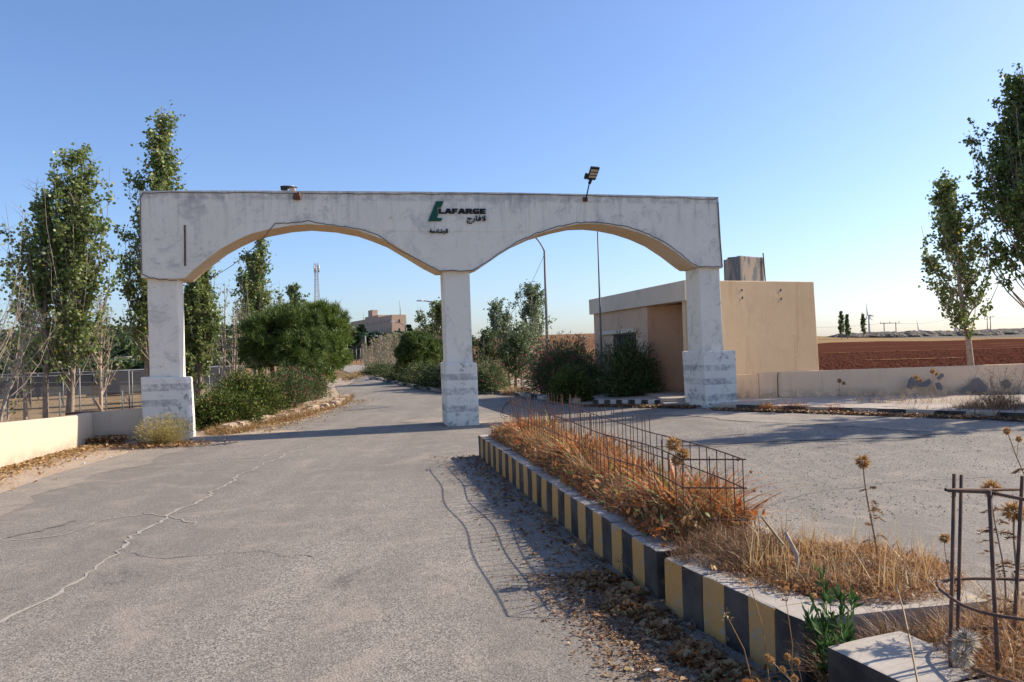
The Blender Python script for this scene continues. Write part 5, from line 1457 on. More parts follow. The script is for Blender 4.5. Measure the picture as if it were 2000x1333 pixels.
# solar racks: rows of tilted panels on legs
def rack(label, x0, y0, x1, y1, n, seed, h0=1.0, h1=2.0):
    a = Vector((x0, y0)); b = Vector((x1, y1)); root = empty('solar_rack', (x0, y0, 0), label, 'solar rack', 'solar racks behind the fence')
    d = (b - a).normalized(); s = Vector((d.y, -d.x))
    if s.y > 0: s = -s
    L_ = (b - a).length
    for i in range(n):
        p = d * (L_ * i / n); q = d * (L_ * (i + 1) / n - .04); z = hzf(x0 + p.x, y0 + p.y)
        A_ = Vector((p.x, p.y, z + h1)); B_ = Vector((q.x, q.y, z + h1)); off = Vector((-s.x * 1.9, -s.y * 1.9, h0 - h1))
        bm = prism([A_, B_, B_ + off, A_ + off], (0, 0, .05)); bmobj('panel', bm, 'panel_grey', root)
        bm = prism([A_ - Vector((0, 0, .06)), B_ - Vector((0, 0, .06)), B_ + Vector((0, 0, -1.3)), A_ + Vector((0, 0, -1.3))], Vector((s.x, s.y, 0)) * -.04)
        bmobj('back_sheet', bm, 'panel_dark', root)
        for w_ in (0,):
            m = MB(); m.tube([(p.x, p.y, z - .1), (p.x, p.y, z + h1 - .05)], .04, 4); m.tube([(p.x, p.y, z + .1), (A_ + off * .8)], .03, 4); m.build('leg', 'galvanised', root)
rack('front row of grey solar racks behind the chain-link fence', -36, 44, -22, 55, 10, 1, .8, 2.05)
rack('second row of solar racks left behind the first', -40, 57, -26, 69, 9, 2, .8, 2.1)
rack('right end row of solar racks near the left pillar', -24.5, 45.5, -18.5, 53, 5, 3, .8, 2.3)
# loose panels and poles stacked on the ground
st_ = empty('stacked_sheets', (-14.5, 24.5, hzf(-14.5, 24.5)), 'flat stack of blue grey sheets lying behind the fence', 'sheet stack')
for k in range(5):
    m = MB(); m.box((-2.2 + k * .05, 1.3 + k * .3, .05 + k * .04), (7.5 - k * .3, .9, .03), .42, None); m.build('sheet', 'panel_grey', st_)
st2 = empty('pole_heap', (-14.8, 27.5, hzf(-14.8, 27.5)), 'heap of pale wooden poles lying behind the fence', 'pole heap')
for k in range(7):
    m = MB(); a_ = random.uniform(-.25, .25); m.tube([(-1.4, k * .12, .1 + k * .03), (1.1 * math.cos(a_), k * .12 + 1.2 * math.sin(a_), .35 - k * .03)], .04, 5); m.build('pole', 'pale_bark', st2)
m = MB(); m.box((0, 0, .62), (.06, .03, 1.1), .2, Matrix.Rotation(-.5, 3, 'Y')); tag(m.build('leaning_plank', 'plank', None, loc=(-9.85, 18.6, -.4)), 'brown plank leaning against the thin sparse poplar', 'plank')
bt = bmobj('rusty_channel', roughen(boxbm(-.34, .34, -.04, .04, -.025, .03), .006, 1, 4, 4), 'rust_brown', None, loc=AT(163, 806.5, 16.6)); bt.rotation_euler = (0, 0, .3)
tag(bt, 'rusty metal channel just behind the corner of the left wall', 'metal channel')
bush('dry_thistle_patch', 'dry pale thistles behind the left wall', (-10.4, 14.6, -.25), (1.6, .9, .95), 170, 120, 12, .05, .02, 'thistle_head', 0, cat='weeds')

# ================================================================== REBAR CAGES
cage = empty('rebar_cage', (1.1, 5.11, 0), 'long rusty rebar cage standing in the median among orange dry plants', 'rebar cage')
cl = Vector(cage.location); ZT, ZB = .887, .46
ZTp = [(1.10, 5.11), None]
topL = [G(*p, ZT) for p in ((1333, 898), (1300, 886.5), (1200, 854), (1125, 834), (1060, 820), (1021, 812))]
farL = topL[-1]
def lineL(t): # 0 near .. 1 far
    i = t * (len(topL) - 1); k = min(int(i), len(topL) - 2); return topL[k].lerp(topL[k + 1], i - k)
# regularise: straight in plan between the near and the far corner
nL = topL[0]; fL = Vector((-.02, 11.2, ZT)); nR = G(1446, 898, ZT); fR = Vector((.52, 11.3, ZT))
def Lp_(s, z): p = nL.lerp(fL, s); return Vector((p.x + .02 * math.sin(s * 19), p.y, z + .015 * math.sin(s * 13))) - cl
def Rp_(s, z): p = nR.lerp(fR, s); return Vector((p.x + .02 * math.sin(s * 15 + 1), p.y, z + .012 * math.sin(s * 11))) - cl
def rail(fn, z, r=.0055, n=26, s1=1.0):
    m = MB(); m.tube([fn(s1 * k / n, z) for k in range(n + 1)], r, 5, False); m.build('rail', 'rebar_rust', cage)
for z in (ZT, .70, .49): rail(Lp_, z); rail(Rp_, z)
for z in (ZT, .70, .49):
    m = MB(); m.tube([Lp_(0, z), Rp_(0, z) + Vector((.02, 0, 0))], .0055, 5, False); m.build('rail', 'rebar_rust', cage)
nrod = 44
for side, fn in ((0, Lp_), (1, Rp_)):
    for k in range(nrod + 1):
        s = (k / nrod) ** 1.0
        ex = .0 if s < .27 else random.uniform(.06, .17)
        lean = Vector((random.gauss(0, .008), random.gauss(0, .012), 0)) * (1 if s < .8 else 4)
        m = MB(); m.tube([fn(s, .3), fn(s, ZT + .004 + ex) + lean], .004, 5, False); m.build('rod', 'rebar_rust', cage)
for k, s in enumerate((.0, .14)):
    m = MB(); m.tube([Lp_(s, .3).lerp(Rp_(s, .3), .45), Lp_(s, ZT).lerp(Rp_(s, ZT), .45) + Vector((0, 0, .02))], .004, 5, False); m.build('rod', 'rebar_rust', cage)
# the bent far end loops
for k in range(3):
    m = MB(); c0_ = Lp_(1, .75); Q = [c0_ + Vector((-.18 * math.sin(t) + .02 * k, .1 + k * .12, .12 * math.cos(t * 1.3) + .02 * k)) for t in np.linspace(-.6, 2.6, 10)]
    m.tube(Q, .005, 5, False); m.build('bent_rod', 'rebar_rust', cage)
for k in range(9):
    b_ = Lp_(1.0, .4).lerp(Rp_(1.0, .4), k / 8) + Vector((random.gauss(0, .03), random.uniform(-.3, .1), 0))
    m = MB(); m.tube([b_, b_ + Vector((random.gauss(-.03, .06), random.gauss(0, .05), random.uniform(.5, .75)))], .004, 5, False); m.build('rod', 'rebar_rust', cage)

cg = empty('plant_guard', (1.9, 3.0, .34), 'rusty rebar tree guard with rounded rings in the bottom right corner', 'plant guard')
c0_ = Vector(cg.location)
def D3(px, py, y): return AT(px, py, y) - c0_
rods = [((1864, 926), (1856, 1286), 3.09, 3.06), ((1878, 928), (1870, 1254), 3.3, 3.26), ((1932, 958), (1950, 1334), 2.86, 2.9), ((1997, 930), (1980, 1250), 3.2, 3.26)]
for (a_, b_, ya, yb) in rods:
    m = MB(); A_ = D3(*a_, ya); B_ = D3(*b_, yb); m.tube([B_ - Vector((0, 0, .1)), B_, A_], .0075, 6); m.build('rod', 'rebar_rust', cg)
for (x, y) in ((2.28, 3.05), (2.2, 2.8), (2.05, 2.72)):
    m = MB(); m.tube([Vector((x, y, .3)) - c0_, Vector((x - .01, y, 1.05)) - c0_], .0075, 6); m.build('rod', 'rebar_rust', cg)
def loop(P, r=.0065, closed=True):
    m = MB(); m.tube(P + ([P[0]] if closed else []), r, 6, False); m.build('ring', 'rebar_rust', cg, True)
loop([D3(1847, 957, 3.05), D3(1935, 957, 3.2), D3(2010, 956, 3.28)], closed=False)
loop([D3(1852, 959, 3.05), D3(1932, 962, 2.88), D3(2010, 978, 2.75)], closed=False)
def sprung(cx, cy, z, rx, ry, rot, n=28, pw=3.0, tilt=0):
    P_ = []
    for i in range(n):
        a = 2 * math.pi * i / n; ca, sa = math.cos(a), math.sin(a)
        x = rx * abs(ca) ** (2 / pw) * (1 if ca > 0 else -1); y = ry * abs(sa) ** (2 / pw) * (1 if sa > 0 else -1)
        P_.append(Vector((cx + x * math.cos(rot) - y * math.sin(rot), cy + x * math.sin(rot) + y * math.cos(rot), z + tilt * x)) - c0_)
    return P_
loop(sprung(2.04, 3.02, .615, .34, .26, -.12, tilt=-.02))
loop(sprung(2.06, 2.98, .405, .36, .3, -.15))

# ================================================================== DRY VEGETATION (uncountable)
def scatter_poly(n, p0, p1, wfun, R):
    t = R.random(n); a = np.array(p0)[None] + (np.array(p1) - np.array(p0))[None] * t[:, None]
    return a, t
R = np.random.default_rng(500)
def strip_pts(n, L0, L1, R0, R1, R, pad=.02):
    s = R.random(n)[:, None]; t = R.uniform(pad, 1 - pad, n)[:, None]
    a = np.array(L0) + (np.array(L1) - np.array(L0)) * s; b = np.array(R0) + (np.array(R1) - np.array(R0)) * s
    p = a + (b - a) * t
    return np.column_stack([p, np.full(n, .33)]), s[:, 0]
LA0, LA1, RA0, RA1 = (1.12, 5.0), (-.28, 11.7), (1.68, 5.2), (.42, 11.8)
m = MB()
P_, s = strip_pts(9000, LA0, LA1, RA0, RA1, R)
D_ = np.column_stack([R.normal(0, .28, 9000), R.normal(0, .28, 9000), np.ones(9000)])
P_[:, 2] += .04; hm_ = .8 + .4 * np.sin(s * 31) * np.sin(s * 11 + 1); m.blades(P_, D_, R.uniform(.10, .48, 9000) * R.uniform(.55, 1, 9000) * hm_, R.uniform(.003, .007, 9000), .5, 3)
m2 = MB()
tag(m.build('dry_grass', 'dry_grass'), 'tall straw-coloured dry grass filling the long median planter', 'dry grass', kind='stuff')
n = 6400
P_, s = strip_pts(n, (1.16, 5.25), (-.15, 11.6), (1.62, 5.3), (.42, 11.7), R)
D_ = np.column_stack([R.normal(0, .3, n), R.normal(0, .3, n), np.ones(n)])
P_[:, 2] += .03; hmul = .75 + .35 * np.sin(s * 23) * np.sin(s * 7 + 1); m2.blades(P_, D_, R.uniform(.14, .44, n) * hmul, R.uniform(.02, .055, n), .9, 5)
tag(m2.build('withered_iris', 'iris_leaf'), 'withered orange iris leaves inside the long rebar cage', 'withered leaves', kind='stuff')
m3 = MB(); n = 9000
P_, s = strip_pts(n, (.98, 5.0), (-.38, 11.7), (1.35, 5.1), (.0, 11.7), R)
P_[:, 2] += R.random(n) ** 2 * .12
D_ = np.column_stack([R.normal(-.1, .5, n), R.normal(0, .5, n), R.uniform(.2, 1.0, n)])
m3.blades(P_, D_, R.uniform(.07, .27, n) * (.7 + .5 * np.sin(s * 40) ** 2), R.uniform(.003, .008, n), .6, 3)
tag(m3.build('brown_weed_mat', 'dry_grass_dark'), 'matted brown dead weeds along the kerb side of the long planter', 'dead weeds', kind='stuff')
# weed mound on the second island
def mound(n, cx, cy, rx, ry, rot, h, Lr, wr, mat, name, label, seed, updir=.6, z0=.34, seg=3, bend=.7):
    R = np.random.default_rng(seed); a = R.uniform(0, 6.28, n); q = np.sqrt(R.random(n))
    x = rx * q * np.cos(a); y = ry * q * np.sin(a)
    X_ = cx + x * math.cos(rot) - y * math.sin(rot); Y_ = cy + x * math.sin(rot) + y * math.cos(rot)
    P = np.column_stack([X_, Y_, z0 + h * (1 - q ** 2) * R.random(n) ** .6])
    c_ = .5 + .5 * np.sin(P[:, 0] * 17 + 2 * np.sin(P[:, 1] * 9 + seed)) * np.sin(P[:, 1] * 15 + 2 * np.sin(P[:, 0] * 11 + seed))
    k_ = R.random(n) < .35 + .75 * c_
    P = P[k_]; c_ = c_[k_]; n = len(P)
    P[:, 2] = z0 + (P[:, 2] - z0) * (.45 + .75 * c_)
    D = np.column_stack([R.normal(0, .6, n), R.normal(0, .6, n), R.normal(updir, .5, n)])
    m = MB(); m.blades(P, unit(D), (.6 + .7 * c_) * R.uniform(*Lr, n), R.uniform(*wr, n), bend, seg)
    return tag(m.build(name, mat), label, 'dead weeds', kind='stuff')
mound(6500, 1.36, 4.78, .42, .36, .3, .17, (.05, .16), (.002, .006), 'dry_grass_dark', 'bracken_mat', 'matted dark brown dead weeds heaped at the gap of the median', 61, .2)
mound(9000, 1.86, 4.36, .58, .52, -.3, .13, (.03, .10), (.003, .008), 'dry_rust', 'straw_mat', 'tangled straw weeds on the short island', 62, .4)
mound(3000, 1.7, 4.2, .55, .35, -.4, .05, (.03, .1), (.002, .006), 'dry_grass_dark', 'litter_mat', 'brown plant litter on the short island soil', 66, .2)
mound(520, 1.82, 4.42, .52, .5, -.3, .05, (.08, .22), (.005, .010), 'gold_straw', 'standing_straw', 'stiff upright straw stalks on the short island', 63, 2.6, bend=.12)
mound(3800, 2.12, 3.05, .42, .55, -.1, .07, (.05, .2), (.002, .005), 'dry_rust', 'straw_tuft', 'fine orange straw inside the near tree guard', 64, .8)
mound(4200, 1.78, 3.55, .45, .16, .2, .14, (.08, .26), (.002, .006), 'dry_grass_dark', 'gap_weeds', 'brown weeds in the gap between the two median islands', 65, .6, z0=.1)
mound(1600, 2.5, 3.75, .5, .35, .2, .1, (.1, .35), (.003, .007), 'dry_grass', 'tall_dry_weeds', 'dry weeds behind the near tree guard', 67, 1.1, z0=.15)
# two weathered sticks
m = MB(); m.tube([D3(1488, 1010, 4.4) + c0_, D3(1530, 1065, 4.3) + c0_], [.006, .009], 5); tag(m.build('dead_stick', 'dry_twig'), 'thin grey stick poking out of the weed mound', 'stick')
m = MB(); m.tube([D3(1534, 1040, 4.25) + c0_, D3(1556, 1083, 4.2) + c0_, D3(1560, 1110, 4.2) + c0_], [.01, .013, .009], 5); tag(m.build('dead_stick', 'pale_bark'), 'thick weathered stick leaning in the weed mound', 'stick')
# right pavement dry grass line and shrub
mound(2600, 6.2, 16.35, 1.4, .13, -.75, .1, (.05, .22), (.008, .02), 'iris_leaf', 'kerb_grass', 'orange dry leaves along the right pavement kerb', 71, .8, z0=.14)
mound(2400, 8.6, 14.5, 1.6, .18, -.66, .12, (.06, .24), (.008, .02), 'dry_grass_dark', 'kerb_grass', 'brown dry grass along the right end of the pavement kerb', 72, .8, z0=.1)
mound(700, 5.55, 16.75, .22, .1, -.7, .16, (.08, .22), (.012, .025), 'iris_leaf', 'kerb_grass', 'orange leaf tuft nearest the right pedestal', 73, .9, z0=.14)
mound(500, 8.6, 16.6, 1.2, .4, -.4, .05, (.15, .45), (.004, .008), 'dry_grass', 'pavement_straw', 'thin pale straw on the right pavement', 74, 1.6, z0=.24)
mound(5200, -6.35, 17.3, .5, 1.1, .1, .08, (.06, .22), (.008, .016), 'dry_grass', 'verge_grass', 'yellow dry grass below the juniper beside the left pedestal', 75, .7, z0=0)
mound(4200, -5.85, 20.4, .35, 2.0, -.08, .1, (.06, .25), (.01, .02), 'dry_grass', 'verge_grass', 'yellow dry grass along the left stone edging', 76, .7, z0=0)
mound(2600, -5.9, 26, .3, 3.5, .1, .1, (.08, .26), (.012, .025), 'dry_grass', 'verge_grass', 'dry grass under the left oleanders', 77, .7, z0=0)
mound(2200, .1, 27.9, .5, .5, 0, .1, (.1, .35), (.012, .02), 'dry_grass', 'island_grass', 'bright dry grass beside the middle pillar oleander', 78, .8, z0=.05)
mound(3000, -11.6, 57, .5, 9, .12, .1, (.1, .4), (.03, .05), 'dry_grass', 'verge_grass', 'dry grass under the far right hedge', 79, .7, z0=0)
# dead straw bush by the left pedestal
def strawbush(name, label, base, r, h, n, seed, mat='dry_grass'):
    R = np.random.default_rng(seed); root = empty(name, base, label, 'dry shrub')
    D = np.column_stack([R.normal(0, .62, n), R.normal(0, .5, n), R.uniform(.35, 1, n)])
    m = MB(); m.blades(np.column_stack([R.normal(0, r * .2, n), R.normal(0, r * .15, n), np.zeros(n)]), unit(D), R.uniform(.4, 1, n) * h, R.uniform(.004, .008, n), .2, 4)
    m.build('stems', mat, root)
    P = unit(D) * (R.uniform(.35, 1, n) * h)[:, None]
    P = np.repeat(P, 5, 0) + R.normal(0, .035, (n * 5, 3)); P[:, 2] = np.abs(P[:, 2])
    m = MB(); m.leaves(P, .05, .01, unit(np.repeat(D, 5, 0) + R.normal(0, .5, (n * 5, 3)))); m.build('sprigs', mat, root)
    return root
leafmat('straw_green', [(0, (.28, .22, .07)), (.6, (.45, .36, .13)), (1, (.55, .45, .2))], .3)
strawbush('dry_bush', 'yellow feathery dry bush at the foot of the left pedestal', (-6.7, 14.75, 0), .4, .62, 900, 1, 'straw_green')

# fallen leaves
def litter(name, label, P, size, mat='dry_leaf', seed=1, curl=.5):
    R = np.random.default_rng(seed); n = len(P)
    az = R.uniform(0, 6.28, n); pit_ = R.normal(0, curl, n)
    D = np.column_stack([np.cos(az) * np.cos(pit_), np.sin(az) * np.cos(pit_), np.sin(pit_)])
    side = unit(np.column_stack([-np.sin(az), np.cos(az), R.normal(0, curl, n)]))
    nn = np.cross(D, side); L = size * R.uniform(.6, 1.25, n)[:, None]
    v = np.zeros((n, 6, 3))
    v[:, 0] = P - D * L * .5; v[:, 1] = P - D * L * .12 + side * L * .42 + nn * L * .16; v[:, 2] = P + D * L * .22 + side * L * .33 + nn * L * .2
    v[:, 3] = P + D * L * .6 + nn * L * .08; v[:, 4] = P + D * L * .22 - side * L * .33 + nn * L * .2; v[:, 5] = P - D * L * .12 - side * L * .42 + nn * L * .16
    base = np.arange(n)[:, None, None] * 6
    f = (np.array([[0, 1, 2, 3], [0, 3, 4, 5]])[None] + base).reshape(-1, 4)
    m = MB(); m.add(v.reshape(-1, 3), f)
    return tag(m.build(name, mat), label, 'fallen leaves', kind='stuff')
def pile(n, pts, wdt, hgt, R, z0=.015):
    """along a polyline of (x,y,width,height,weight)"""
    P = []
    k = R.integers(0, len(pts), n)
    pt = np.array(pts)[k]
    a = R.uniform(0, 6.28, n); q = R.random(n) ** .6
    x = pt[:, 0] + pt[:, 2] * q * np.cos(a); y = pt[:, 1] + pt[:, 2] * 1.3 * q * np.sin(a)
    z = z0 + pt[:, 3] * (1 - q) * R.random(n)
    return np.column_stack([x, y, z])
R = np.random.default_rng(900)
near_pts = [(1.14, 3.3, .13, .10), (1.07, 3.5, .16, .10), (1.15, 3.05, .16, .12), (1.25, 2.8, .16, .12), (1.35, 2.55, .2, .12), (1.02, 3.75, .13, .07), (.9, 3.0, .25, .02), (.92, 4.05, .12, .05), (1.3, 2.2, .3, .1), (1.08, 3.2, .2, .1)]
def keep_left(P, pad=.0):           # leaves stay on the road side of the kerbs
    x, y = P[:, 0], P[:, 1]
    kx = np.interp(y, [1.3, 3.31, 3.45, 3.62, 4.95, 7.05, 11.96], [1.95, 1.31, 1.42, 1.33, .87, .43, -.57]) - pad
    return P[x < kx]
litter('fallen_leaves', 'thick drift of dry poplar leaves against the nearest kerb', keep_left(pile(4200, near_pts, 0, 0, R)), .072, seed=2, curl=.6)
mid_pts = [(.72, 5.05, .16, .07), (.62, 5.3, .15, .07), (.66, 4.85, .14, .05), (.78, 4.65, .1, .05), (.5, 5.4, .14, .04), (.82, 4.4, .1, .04)]
litter('fallen_leaves', 'pile of dry leaves by the gap in the striped kerb', keep_left(pile(1700, mid_pts, 0, 0, R)), .066, seed=3, curl=.6)
n_ = 700; a_ = R.uniform(0, 6.28, n_); q_ = np.sqrt(R.random(n_)); litter('curled_flakes', 'brown curled plant flakes over the soil of the short island', np.column_stack([1.72 + .62 * q_ * np.cos(a_), 4.4 + .6 * q_ * np.sin(a_), .36 + R.random(n_) * .07 * (1.1 - q_)]), .028, 'dry_rust', seed=21, curl=.8)
n_ = 5200; P_, s_ = strip_pts(n_, (.92, 4.98), (-.42, 11.8), (1.7, 5.2), (.42, 11.8), R); P_[:, 2] = .345 + R.random(n_) ** 2 * .16; litter('curled_flakes', 'curled orange brown leaf scraps over the long planter soil', P_, .05, 'iris_leaf', seed=22, curl=.9)
n_ = 1200; a_ = R.uniform(0, 6.28, n_); q_ = np.sqrt(R.random(n_)); litter('curled_flakes', 'brown curled flakes around the foot of the near tree guard', np.column_stack([2.15 + .4 * q_ * np.cos(a_), 3.0 + .5 * q_ * np.sin(a_), .35 + R.random(n_) * .04]), .03, 'dry_rust', seed=23, curl=.8)
# scattered on the road along the kerb and elsewhere
n = 1300; y = R.uniform(2.5, 12, n); kx = np.interp(y, [1.3, 3.31, 3.62, 4.95, 7.05, 11.96], [1.95, 1.31, 1.33, .87, .43, -.57]); x = kx - np.abs(R.normal(0, .28, n)) - .02
litter('scattered_leaves', 'single dry leaves scattered over the road by the kerb', np.column_stack([x, y, np.full(n, .022)]), .04, seed=4, curl=.35)
n = 3500; y = R.uniform(3.6, 5.6, n); x = np.interp(y, [3.6, 5.6], [.78, .30]) + R.normal(0, .16, n)
litter('leaf_crumbs', 'reddish crumbs of broken leaves on the sunlit road', keep_left(np.column_stack([x, y, np.full(n, .02)]), .02), .020, 'dry_grass_dark', seed=5, curl=.3)
n = 3200; t = R.random(n); x = -7.75 + R.exponential(.22, n); y = R.uniform(7, 15, n)
z = np.full(n, .03); litter('fallen_leaves', 'golden dry leaves along the foot of the left wall', np.column_stack([x - (y - 8) * .07, y, z + R.random(n) * .03]), .06, 'dry_grass', seed=6, curl=.4)
n = 1500; x = R.normal(-8.15, .18, n); y = R.normal(15.3, .13, n); litter('fallen_leaves', 'leaf heap in the corner of the left wall', np.column_stack([x, y, .03 + R.random(n) * .12]), .06, seed=7, curl=.5)
n = 900; x = R.normal(-6.7, .45, n); y = R.normal(14.55, .2, n); litter('fallen_leaves', 'reddish leaves under the feathery dry bush', np.column_stack([x, y, .03 + R.random(n) * .04]), .06, seed=8, curl=.4)
n = 3000; x = R.normal(-6.0, .5, n); y = R.uniform(16.5, 27, n); litter('fallen_leaves', 'pale leaves over the dirt of the left verge', np.column_stack([x, y, .035 + R.random(n) * .02]), .06, 'dry_grass', seed=9, curl=.3)
n = 2200; s = R.random(n); x = 2.2 + 2.2 * s + R.normal(0, .12, n) - .12; y = 21.3 - 2.9 * s - .1 - np.abs(R.normal(0, .12, n)); litter('fallen_leaves', 'dark red leaves in the gutter below the painted kerb', np.column_stack([x, y, hz(x, y) + .03 + R.random(n) * .03]), .06, 'dry_grass_dark', seed=10, curl=.4)
n = 2600; s = R.random(n); x = 4.6 + 4.9 * s + R.normal(0, .1, n) - .1; y = np.interp(x + .1, [4.6, 5.85, 7.3, 9.4], [17.6, 16.5, 15.3, 13.75]) - np.abs(R.normal(0, .16, n)) - .05; litter('fallen_leaves', 'brown leaves in the gutter of the right pavement', np.column_stack([x, y, hz(x, y) + .03 + R.random(n) * .03]), .06, 'dry_grass_dark', seed=11, curl=.4)
# loose grit over the near road: tiny stones, uncountable
n = 5000; x = R.uniform(2.2, 9, n); y = R.uniform(7, 14, n); keep = x > 1.9 - (y - 5) * .2 + .4
x, y = x[keep], y[keep]; n = len(x)
q = np.array([[1, 0, 0], [0, 1, 0], [-1, 0, 0], [0, -1, 0], [0, 0, .8]]); rr_ = R.uniform(.004, .014, n)[:, None, None]
v = q[None] * rr_ + np.column_stack([x, y, hz(x, y) + .014])[:, None]
f = (np.array([[0, 1, 4], [1, 2, 4], [2, 3, 4], [3, 0, 4]])[None] + np.arange(n)[:, None, None] * 5).reshape(-1, 3)
tag(link('road_grit', npmesh('road_grit', v.reshape(-1, 3), f), 'asphalt_patch'), 'dark loose grit on the side road', 'grit', kind='stuff')

# ------------------------------------------------------------------ single weeds
def spiky(center, r, n, R, L=None, W=None):
    d = unit(R.normal(size=(n, 3))); m = MB(); m.leaves(np.array(center) + d * r * .35, r * .75, r * .16, d, shape=.25); return m
def thistle(name, label, base, top, head_r, seed, heads=(), leaves=10, bend=.02, stem_r=.006, down=False, cat='thistle', group=None):
    R = np.random.default_rng(seed); root = empty(name, base, label, cat, group); b = Vector(base); t_ = Vector(top) - b
    pts = [t_ * q + Vector((math.sin(q * 5) * bend, 0, 0)) for q in np.linspace(0, 1, 9)]
    m = MB(); m.tube(pts, np.linspace(stem_r, stem_r * .45, 9), 5, False)
    for hx in heads:
        e = Vector(hx[:3]) - b; q = min(.9, max(.3, hx[3])); m.tube([pts[int(q * 8)], pts[int(q * 8)].lerp(e, .5) + Vector((0, 0, .01)), e], stem_r * .35, 4, False)
    m.build('stem', 'dry_twig', root)
    allh = [(pts[-1], head_r)] + [(Vector(h[:3]) - b, h[4]) for h in heads]
    for c, r in allh:
        mm = spiky(tuple(c), r * 1.15, 260, R); mm.build('flower_head', 'seed_down' if down else 'thistle_head', root)
    P = []; D = []
    for k in range(leaves):
        q = R.uniform(.15, .85); c = np.array(tuple(t_ * q)); a = R.uniform(0, 6.28); L = R.uniform(.05, .12) * (1.3 - q)
        for j in range(10):
            s = j / 9; p = c + np.array([math.cos(a) * L * s, math.sin(a) * L * s, L * .5 * s * (1 - 1.4 * s)])
            P += [p, p]; dd = np.array([math.cos(a), math.sin(a), 0]); sd_ = np.array([-math.sin(a), math.cos(a), .3]); D += [dd + sd_, dd - sd_]
    if P:
        m = MB(); m.leaves(np.array(P), .028, .007, unit(np.array(D))); m.build('spiny_leaves', 'dry_grass_dark', root)
    return root
TH = 'dry thistles on the median'
tb = G(1716, 1196, .12)
thistle('thistle', 'tallest dry thistle with one round head on the short island', tb, AT(1692, 902, tb.y * .98), .036, 1, leaves=16, stem_r=.007, group=TH)
tb = G(1392, 1010, .38)
thistle('thistle', 'thistle with three round heads at the near end of the cage', tb, AT(1321, 868, tb.y), .052, 2, heads=[(*AT(1334, 887, tb.y - .02), .8, .045), (*AT(1322, 900, tb.y - .05), .6, .04)], leaves=12, group=TH)
tb = G(1440, 1030, .38)
thistle('thistle', 'thin branching weed with small dark heads beside the cage corner', tb, AT(1447, 898, tb.y), .012, 3, heads=[(*AT(1467, 922, tb.y), .6, .011), (*AT(1473, 959, tb.y), .45, .011)], leaves=0, stem_r=.003, group=TH)
tb = G(1960, 1230, .36)
thistle('thistle', 'thistle behind the tree guard with an orange head', tb, AT(1944, 955, 3.5), .036, 4, leaves=14, stem_r=.005, group=TH)
tb = G(1972, 1250, .36)
thistle('thistle', 'thick leaning thistle at the right edge behind the guard', tb, AT(1990, 1000, 3.45), .045, 5, leaves=14, stem_r=.009, group=TH)
tb = G(1855, 1225, .30)
thistle('thistle', 'small thistle head just left of the tree guard', tb, AT(1853, 1052, 3.6), .022, 6, leaves=4, stem_r=.003, group=TH)
tb = G(1893, 1325, .36)
thistle('thistle', 'grey fluffy seed head inside the tree guard', tb, AT(1897, 1252, 2.85), .042, 7, leaves=3, stem_r=.005, down=True, group=TH, heads=[(*AT(1878, 1282, 2.8), .5, .035)])
tb = G(1803, 1333, .34)
m = MB(); m.tube([AT(1750, 1142, 3.0), AT(1764, 1190, 2.85), AT(1778, 1255, 2.7), AT(1795, 1345, 2.5)], [.002, .003, .0035, .004], 4, False); tag(m.build('dry_stalk', 'dry_twig'), 'single thin grey stalk crossing the nearest kerb block', 'stalk')
thistle('thistle', 'dry flower stalk leaning in from the right picture edge', (2.45, 3.35, .36), AT(1976, 842, 3.1), .014, 10, heads=[(*AT(1990, 858, 3.1), .9, .012)], leaves=5, stem_r=.004, group=TH)
# yellow star thistle on the leaves
tb = G(1545, 1333, .02)
root = thistle('star_thistle', 'pale yellow star thistle over the leaf drift', (1.17, 3.02, .03), AT(1548, 1283, 2.98), .013, 9, heads=[(*AT(1506, 1290, 2.98), .6, .014), (*AT(1556, 1292, 3.0), .7, .013), (*AT(1528, 1308, 2.95), .5, .012), (*AT(1500, 1285, 2.9), .5, .013), (*AT(1552, 1325, 2.9), .4, .012)], leaves=0, stem_r=.0025)
for i, (a_, b_, y_) in enumerate((((1505, 1275), (1462, 1130), 3.45), ((1480, 1265), (1418, 1200), 3.4), ((1540, 1260), (1535, 1172), 3.3), ((1150, 1110), (1118, 1062), 5.6), ((1205, 1110), (1215, 1045), 5.4), ((1250, 1125), (1205, 1093), 5.2))):
    m = MB(); A_ = AT(*a_, y_); A_.z = .02; B_ = AT(*b_, y_ * .99); m.tube([A_, A_.lerp(B_, .6) + Vector((.02, 0, .02)), B_], [.003, .002, .0015], 4, False); m.leaves(np.array([tuple(B_)] * 14) + R.normal(0, .012, (14, 3)), .022, .008)
    tag(m.build('grass_stalk', 'dry_grass'), ['tall seeding grass stalk against the last yellow stripe', 'bent orange grass stalk over the leaf drift', 'short grass stalk at the end of the short kerb', 'thin weed beside the far striped kerb', 'wiry weed near the kerb gap', 'low curved stalk at the kerb gap'][i], 'grass stalk')
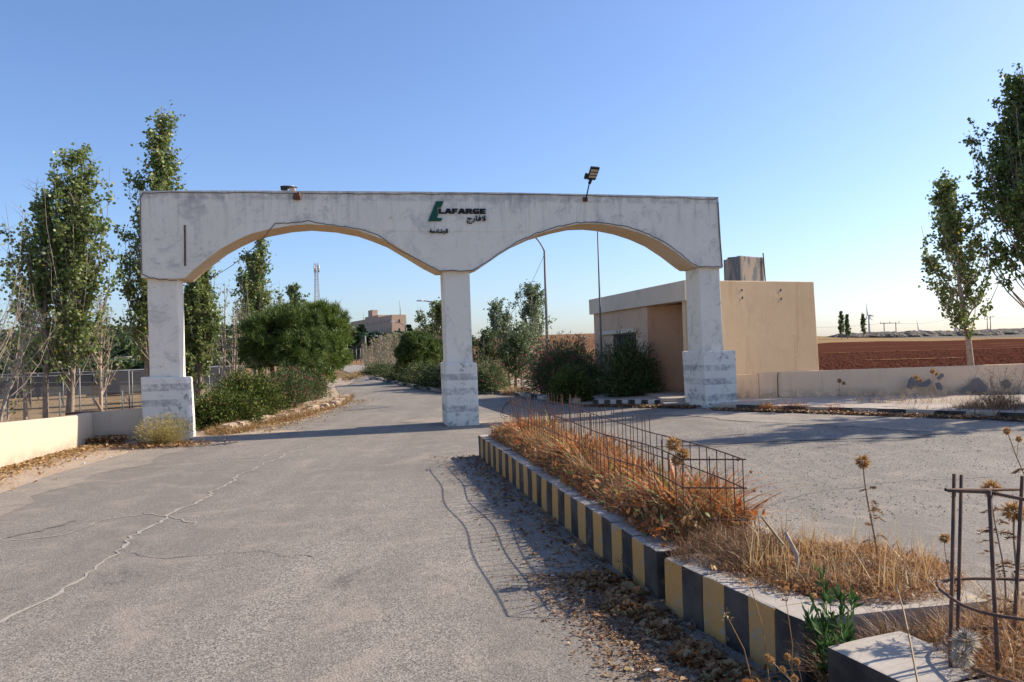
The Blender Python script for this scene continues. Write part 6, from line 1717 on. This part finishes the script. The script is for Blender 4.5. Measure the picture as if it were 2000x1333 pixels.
# globe-thistle shrub at the right end of the pavement
R7 = np.random.default_rng(77)
ts = empty('globe_thistle_shrub', (9.35, 14.9, .2), 'brown globe thistle shrub at the right end of the pavement', 'thistle')
P0 = []; P1 = []; heads = []
for k in range(60):
    d = unit(np.array([R7.normal(0, .55), R7.normal(0, .35), R7.uniform(.5, 1.1)])); L = R7.uniform(.35, .95)
    e = d * L; P0.append(np.array([R7.normal(0, .12), R7.normal(0, .1), 0])); P1.append(e); heads.append(e)
    for j in range(2):
        e2 = e * R7.uniform(.5, .8); e3 = e2 + unit(R7.normal(size=3) + np.array([0, 0, .6])) * R7.uniform(.1, .25); P0.append(e2); P1.append(e3); heads.append(e3)
m = MB(); m.twigs(P0, P1, .004, .002); m.build('stems', 'dry_twig', ts)
m = MB()
for e in heads[::2]: m.add(*(lambda q: (np.concatenate(q.v), np.concatenate(q.f)))(spiky(e, R7.uniform(.022, .036), 26, R7)))
m.build('flower_heads', 'thistle_head', ts)
mound(3500, 9.3, 14.85, .75, .4, -.5, .25, (.08, .28), (.004, .01), 'dry_grass_dark', 'thistle_litter', 'dark dead leaves at the foot of the globe thistle shrub', 81, .8, z0=.2)
for i, (px, pb_, pt) in enumerate(((1640, 778, 744), (1790, 790, 738), (1822, 785, 726))):
    b_ = G(px - 3, pb_, .27); thistle('pavement_thistle', ['leftmost thin thistle on the right pavement', 'thistle in front of the first dark wall stain', 'taller thistle right of the first wall stain'][i], b_, AT(px + 1, pt, b_.y), .05, 30 + i, leaves=2, stem_r=.006, group='thistles on the right pavement', heads=[(*AT(px + 8, pt + 5, b_.y), .7, .04)])
# oleander seedling in the gap
sd_ = empty('oleander_seedling', (1.45, 3.5, .03), 'fresh green oleander seedling in the gap between the kerbs', 'seedling')
R8 = np.random.default_rng(8); P = []; D = []; P0 = []; P1 = []
tips = [AT(1606, 1122, 3.55), AT(1578, 1200, 3.4), AT(1640, 1160, 3.5), AT(1665, 1165, 3.5), AT(1592, 1185, 3.45), AT(1655, 1195, 3.4), AT(1620, 1175, 3.45), AT(1600, 1225, 3.3), AT(1648, 1225, 3.3)]
for e in tips:
    e = np.array(tuple(e - Vector(sd_.location))); b0 = np.array([R8.normal(0, .02), R8.normal(0, .02), 0]); P0.append(b0); P1.append(e)
    for k in range(44):
        q = R8.uniform(.15, 1.0); c = b0 + (e - b0) * q; ax = unit(e - b0); P.append(c); D.append(unit(ax * 1.1 + R8.normal(0, .45, 3)))
m = MB(); m.twigs(P0, P1, .004, .002); m.build('stems', 'oleander_fresh', sd_)
m = MB(); m.leaves(np.array(P), .07, .017, np.array(D), shape=.5); m.build('leaves', 'oleander_fresh', sd_)
# litter bits
for i, (px, py, s) in enumerate(((148, 898, .07), (163, 908, .06), (215, 895, .05), (1285, 1318, .05), (1210, 1206, .03), (1080, 1130, .03))):
    g_ = G(px, py); bm = boxbm(-s * .4, s * .4, -s * .25, s * .25, 0, s * .15); roughen(bm, s * .12, 2, 20, i)
    tag(bmobj('litter_scrap', bm, 'litter_white', None, loc=(g_.x, g_.y, .02)), ['white scrap nearest the end of the sunlit wall', 'white scrap of litter by the leaf line of the left wall', 'small white scrap right of the sunlit wall end', 'white plastic scrap in the leaf drift at the bottom', 'flat pale disc on the shaded road by the kerb', 'pale blue scrap at the shadow edge by the kerb gap'][i], 'litter')
